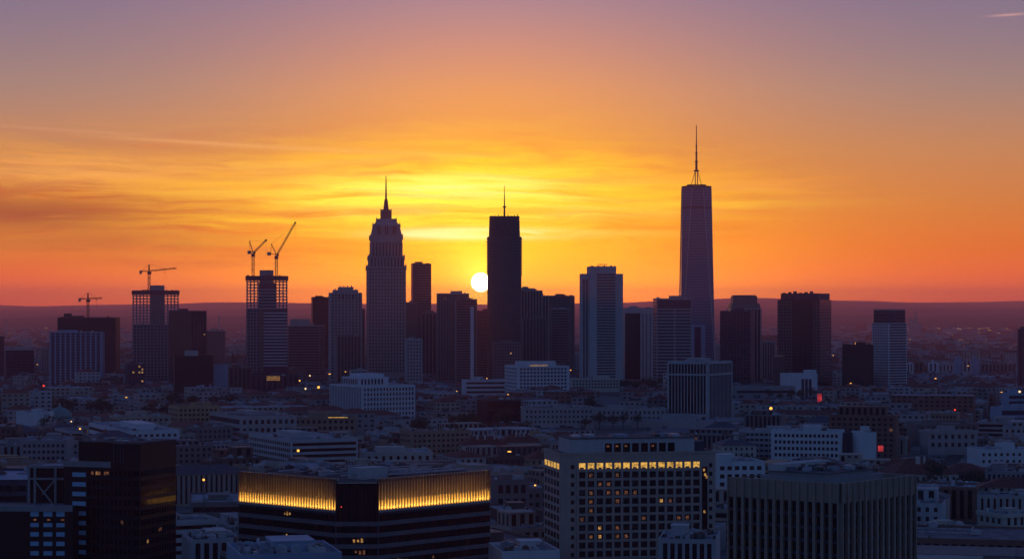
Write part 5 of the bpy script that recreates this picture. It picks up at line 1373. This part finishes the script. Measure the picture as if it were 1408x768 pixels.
# ------------------------------------------------------------------ lamps and lit specks
def lamp_post(label, px_, py, d, mt='lamp', r=.9):
    z = zt(py, d); root = empty('street_lamp', (wx(px_, d), d, 0), 0, label, 'lamp')
    MB().cyl(0, 0, 0, z-r*.6, .28, .16, 8).build('post', 'steel', root)
    m = MB(); rings = [[(r*cos(t)*cos(2*pi*j/10), r*cos(t)*sin(2*pi*j/10), z+r*sin(t)) for j in range(10)] for t in (-1.4, -.8, -.2, .4, 1.0, 1.5)]
    m.loft(rings).build('lamp_globe', mt, root)
    MB().cyl(0, 0, z+r*.9, z+r*1.15, r*.55, r*.2, 8).build('cap', 'steel', root)
for a in (('orange lamp glowing behind the slotted block', 410, 619, 1330, 'lamp', .8), ('orange lamp above the white hall, right of two', 474, 528, 2300, 'lamp', 1.15), ('orange lamp above the white hall, left of two', 438, 532, 2250, 'lamp', 1.3),
          ('pale lamp left of the white hall lamps', 420, 534, 2250, 'lampw', 1.0), ('small lamp near the two-crane tower foot', 412, 523, 2500, 'lamp', .9), ('pale lamp right of the two-crane tower podium', 426, 516, 2700, 'lampw', 1.0),
          ('large orange lamp on the tan courthouse side', 1060, 561, 2100, 'lamp', 1.5), ('pale lamp beyond the classical mansard block', 1336, 544, 2250, 'lampw', 1.3), ('lamp over the blue ribboned block', 1402, 538, 2000, 'lampw', 1.1),
          ('orange lamp left of the glowing crown block', 280, 659, 1100, 'lamp', .6), ('small red lamp below the blue finned tower', 60, 530, 2900, 'redlamp', 1.4), ('white lamp in the lower left rooftops', 28, 557, 2300, 'lampw', .9),
          ('warm lamp above the domed hall', 110, 589, 1700, 'lamp', .7), ('lamp in the left rooftops beside the long grey range', 98, 579, 1900, 'lampw', .6), ('small red lamp in front of the mansard block', 1313, 563, 1900, 'redlamp', .8)):
    lamp_post(*a)
def red_panel(label, px_, y0, y1, w, d):
    root = empty('lit_sign', (wx(px_, d), d, 0), 0, label, 'sign'); s = w/F*d
    MB().box(-s/2, s/2, 0, .5, zt(y1, d), zt(y0, d)).build('panel', 'redsign', root)
    MB().box(-.25, .25, .5, .9, 0, zt(y0, d)).build('post', 'steel', root)
red_panel('tall red lit panel right of the glazed-slot hall', 1127, 541, 556, 6, 2500)
red_panel('small red lit panel above the big red-roofed hall', 1211, 612, 620, 7, 1450)
# specks over the plain
for nm, mt, n, seed in (('distant_city_lights', 'lampw', 150, 1), ('distant_orange_lights', 'lamp', 90, 2)):
    r = random.Random(seed); m = MB()
    for _ in range(n):
        row = r.choice([447, 454, 455, 455, 462, 478, 481, 472, 500, 495]); d = H*F/(row-Y0+r.uniform(-1.5, 1.5)); px_ = r.choice([r.uniform(0, 1408), r.uniform(1240, 1408), r.uniform(1150, 1408), r.uniform(0, 340)])
        s = r.uniform(.15, .42)*d/F; x, z = wx(px_, d), r.uniform(8, 13)
        for q in range(r.choice([1, 1, 2, 4])): m.box(x+q*s*5, x+q*s*5+s*1.6, d, d+s, z, z+s)
    o = tag(m.build(nm, mt), 'tiny lights scattered over the hazy plain' if mt == 'lampw' else 'tiny orange lights scattered over the hazy plain', 'lights', kind='stuff')
# small street lamps in the gaps between the blocks, one built and copied
lp = empty('street_lamp', (0, 0, 0), 0, 'small warm street lamp glowing among the low rooftops', 'lamp', 'street lamps among the city blocks')
MB().cyl(0, 0, 0, 15.5, .2, .12, 6).bar((0, 0, 15.4), (1.8, 0, 16), .14).build('post', 'steel', lp)
MB().box(1.2, 3.0, -.5, .5, 15.7, 16.25).build('lamp_head', 'lamp', lp)
nl = 0
for u0, v0, GA, gi in sorted(blocks, key=lambda b: rg.random()):
    x, y = g2w(u0-ST/2, v0-ST/2)
    if y < 1150 or y > 4200 or not inview(x, y, 0) or nl >= 36: continue
    o = lp if nl == 0 else copy_tree(lp); o.location = (x, y, 0); o.rotation_euler.z = rg.uniform(0, 6); s = rg.uniform(.8, 1.25)*(1 if y < 2500 else 1.3); o.scale = (s, s, s); nl += 1
for o in bpy.data.objects:
    if 'label' in o and len(o['label'].split()) > 16: print('LONG', o.name, o['label'])
# ------------------------------------------------------------------ haze
hz = MB().box(-34500, 34500, -3500, 34500, -1.6, 412)
hm = bpy.data.materials.new('haze'); hm.use_nodes = True; t = hm.node_tree; t.nodes.clear()
v = t.nodes.new('ShaderNodeVolumePrincipled'); out = t.nodes.new('ShaderNodeOutputMaterial'); t.links.new(v.outputs[0], out.inputs['Volume'])
v.inputs['Color'].default_value = (*HAZE_COL, 1); v.inputs['Density'].default_value = HAZE_D; v.inputs['Anisotropy'].default_value = HAZE_G
tag(hz.build('haze', hm), kind='stuff')
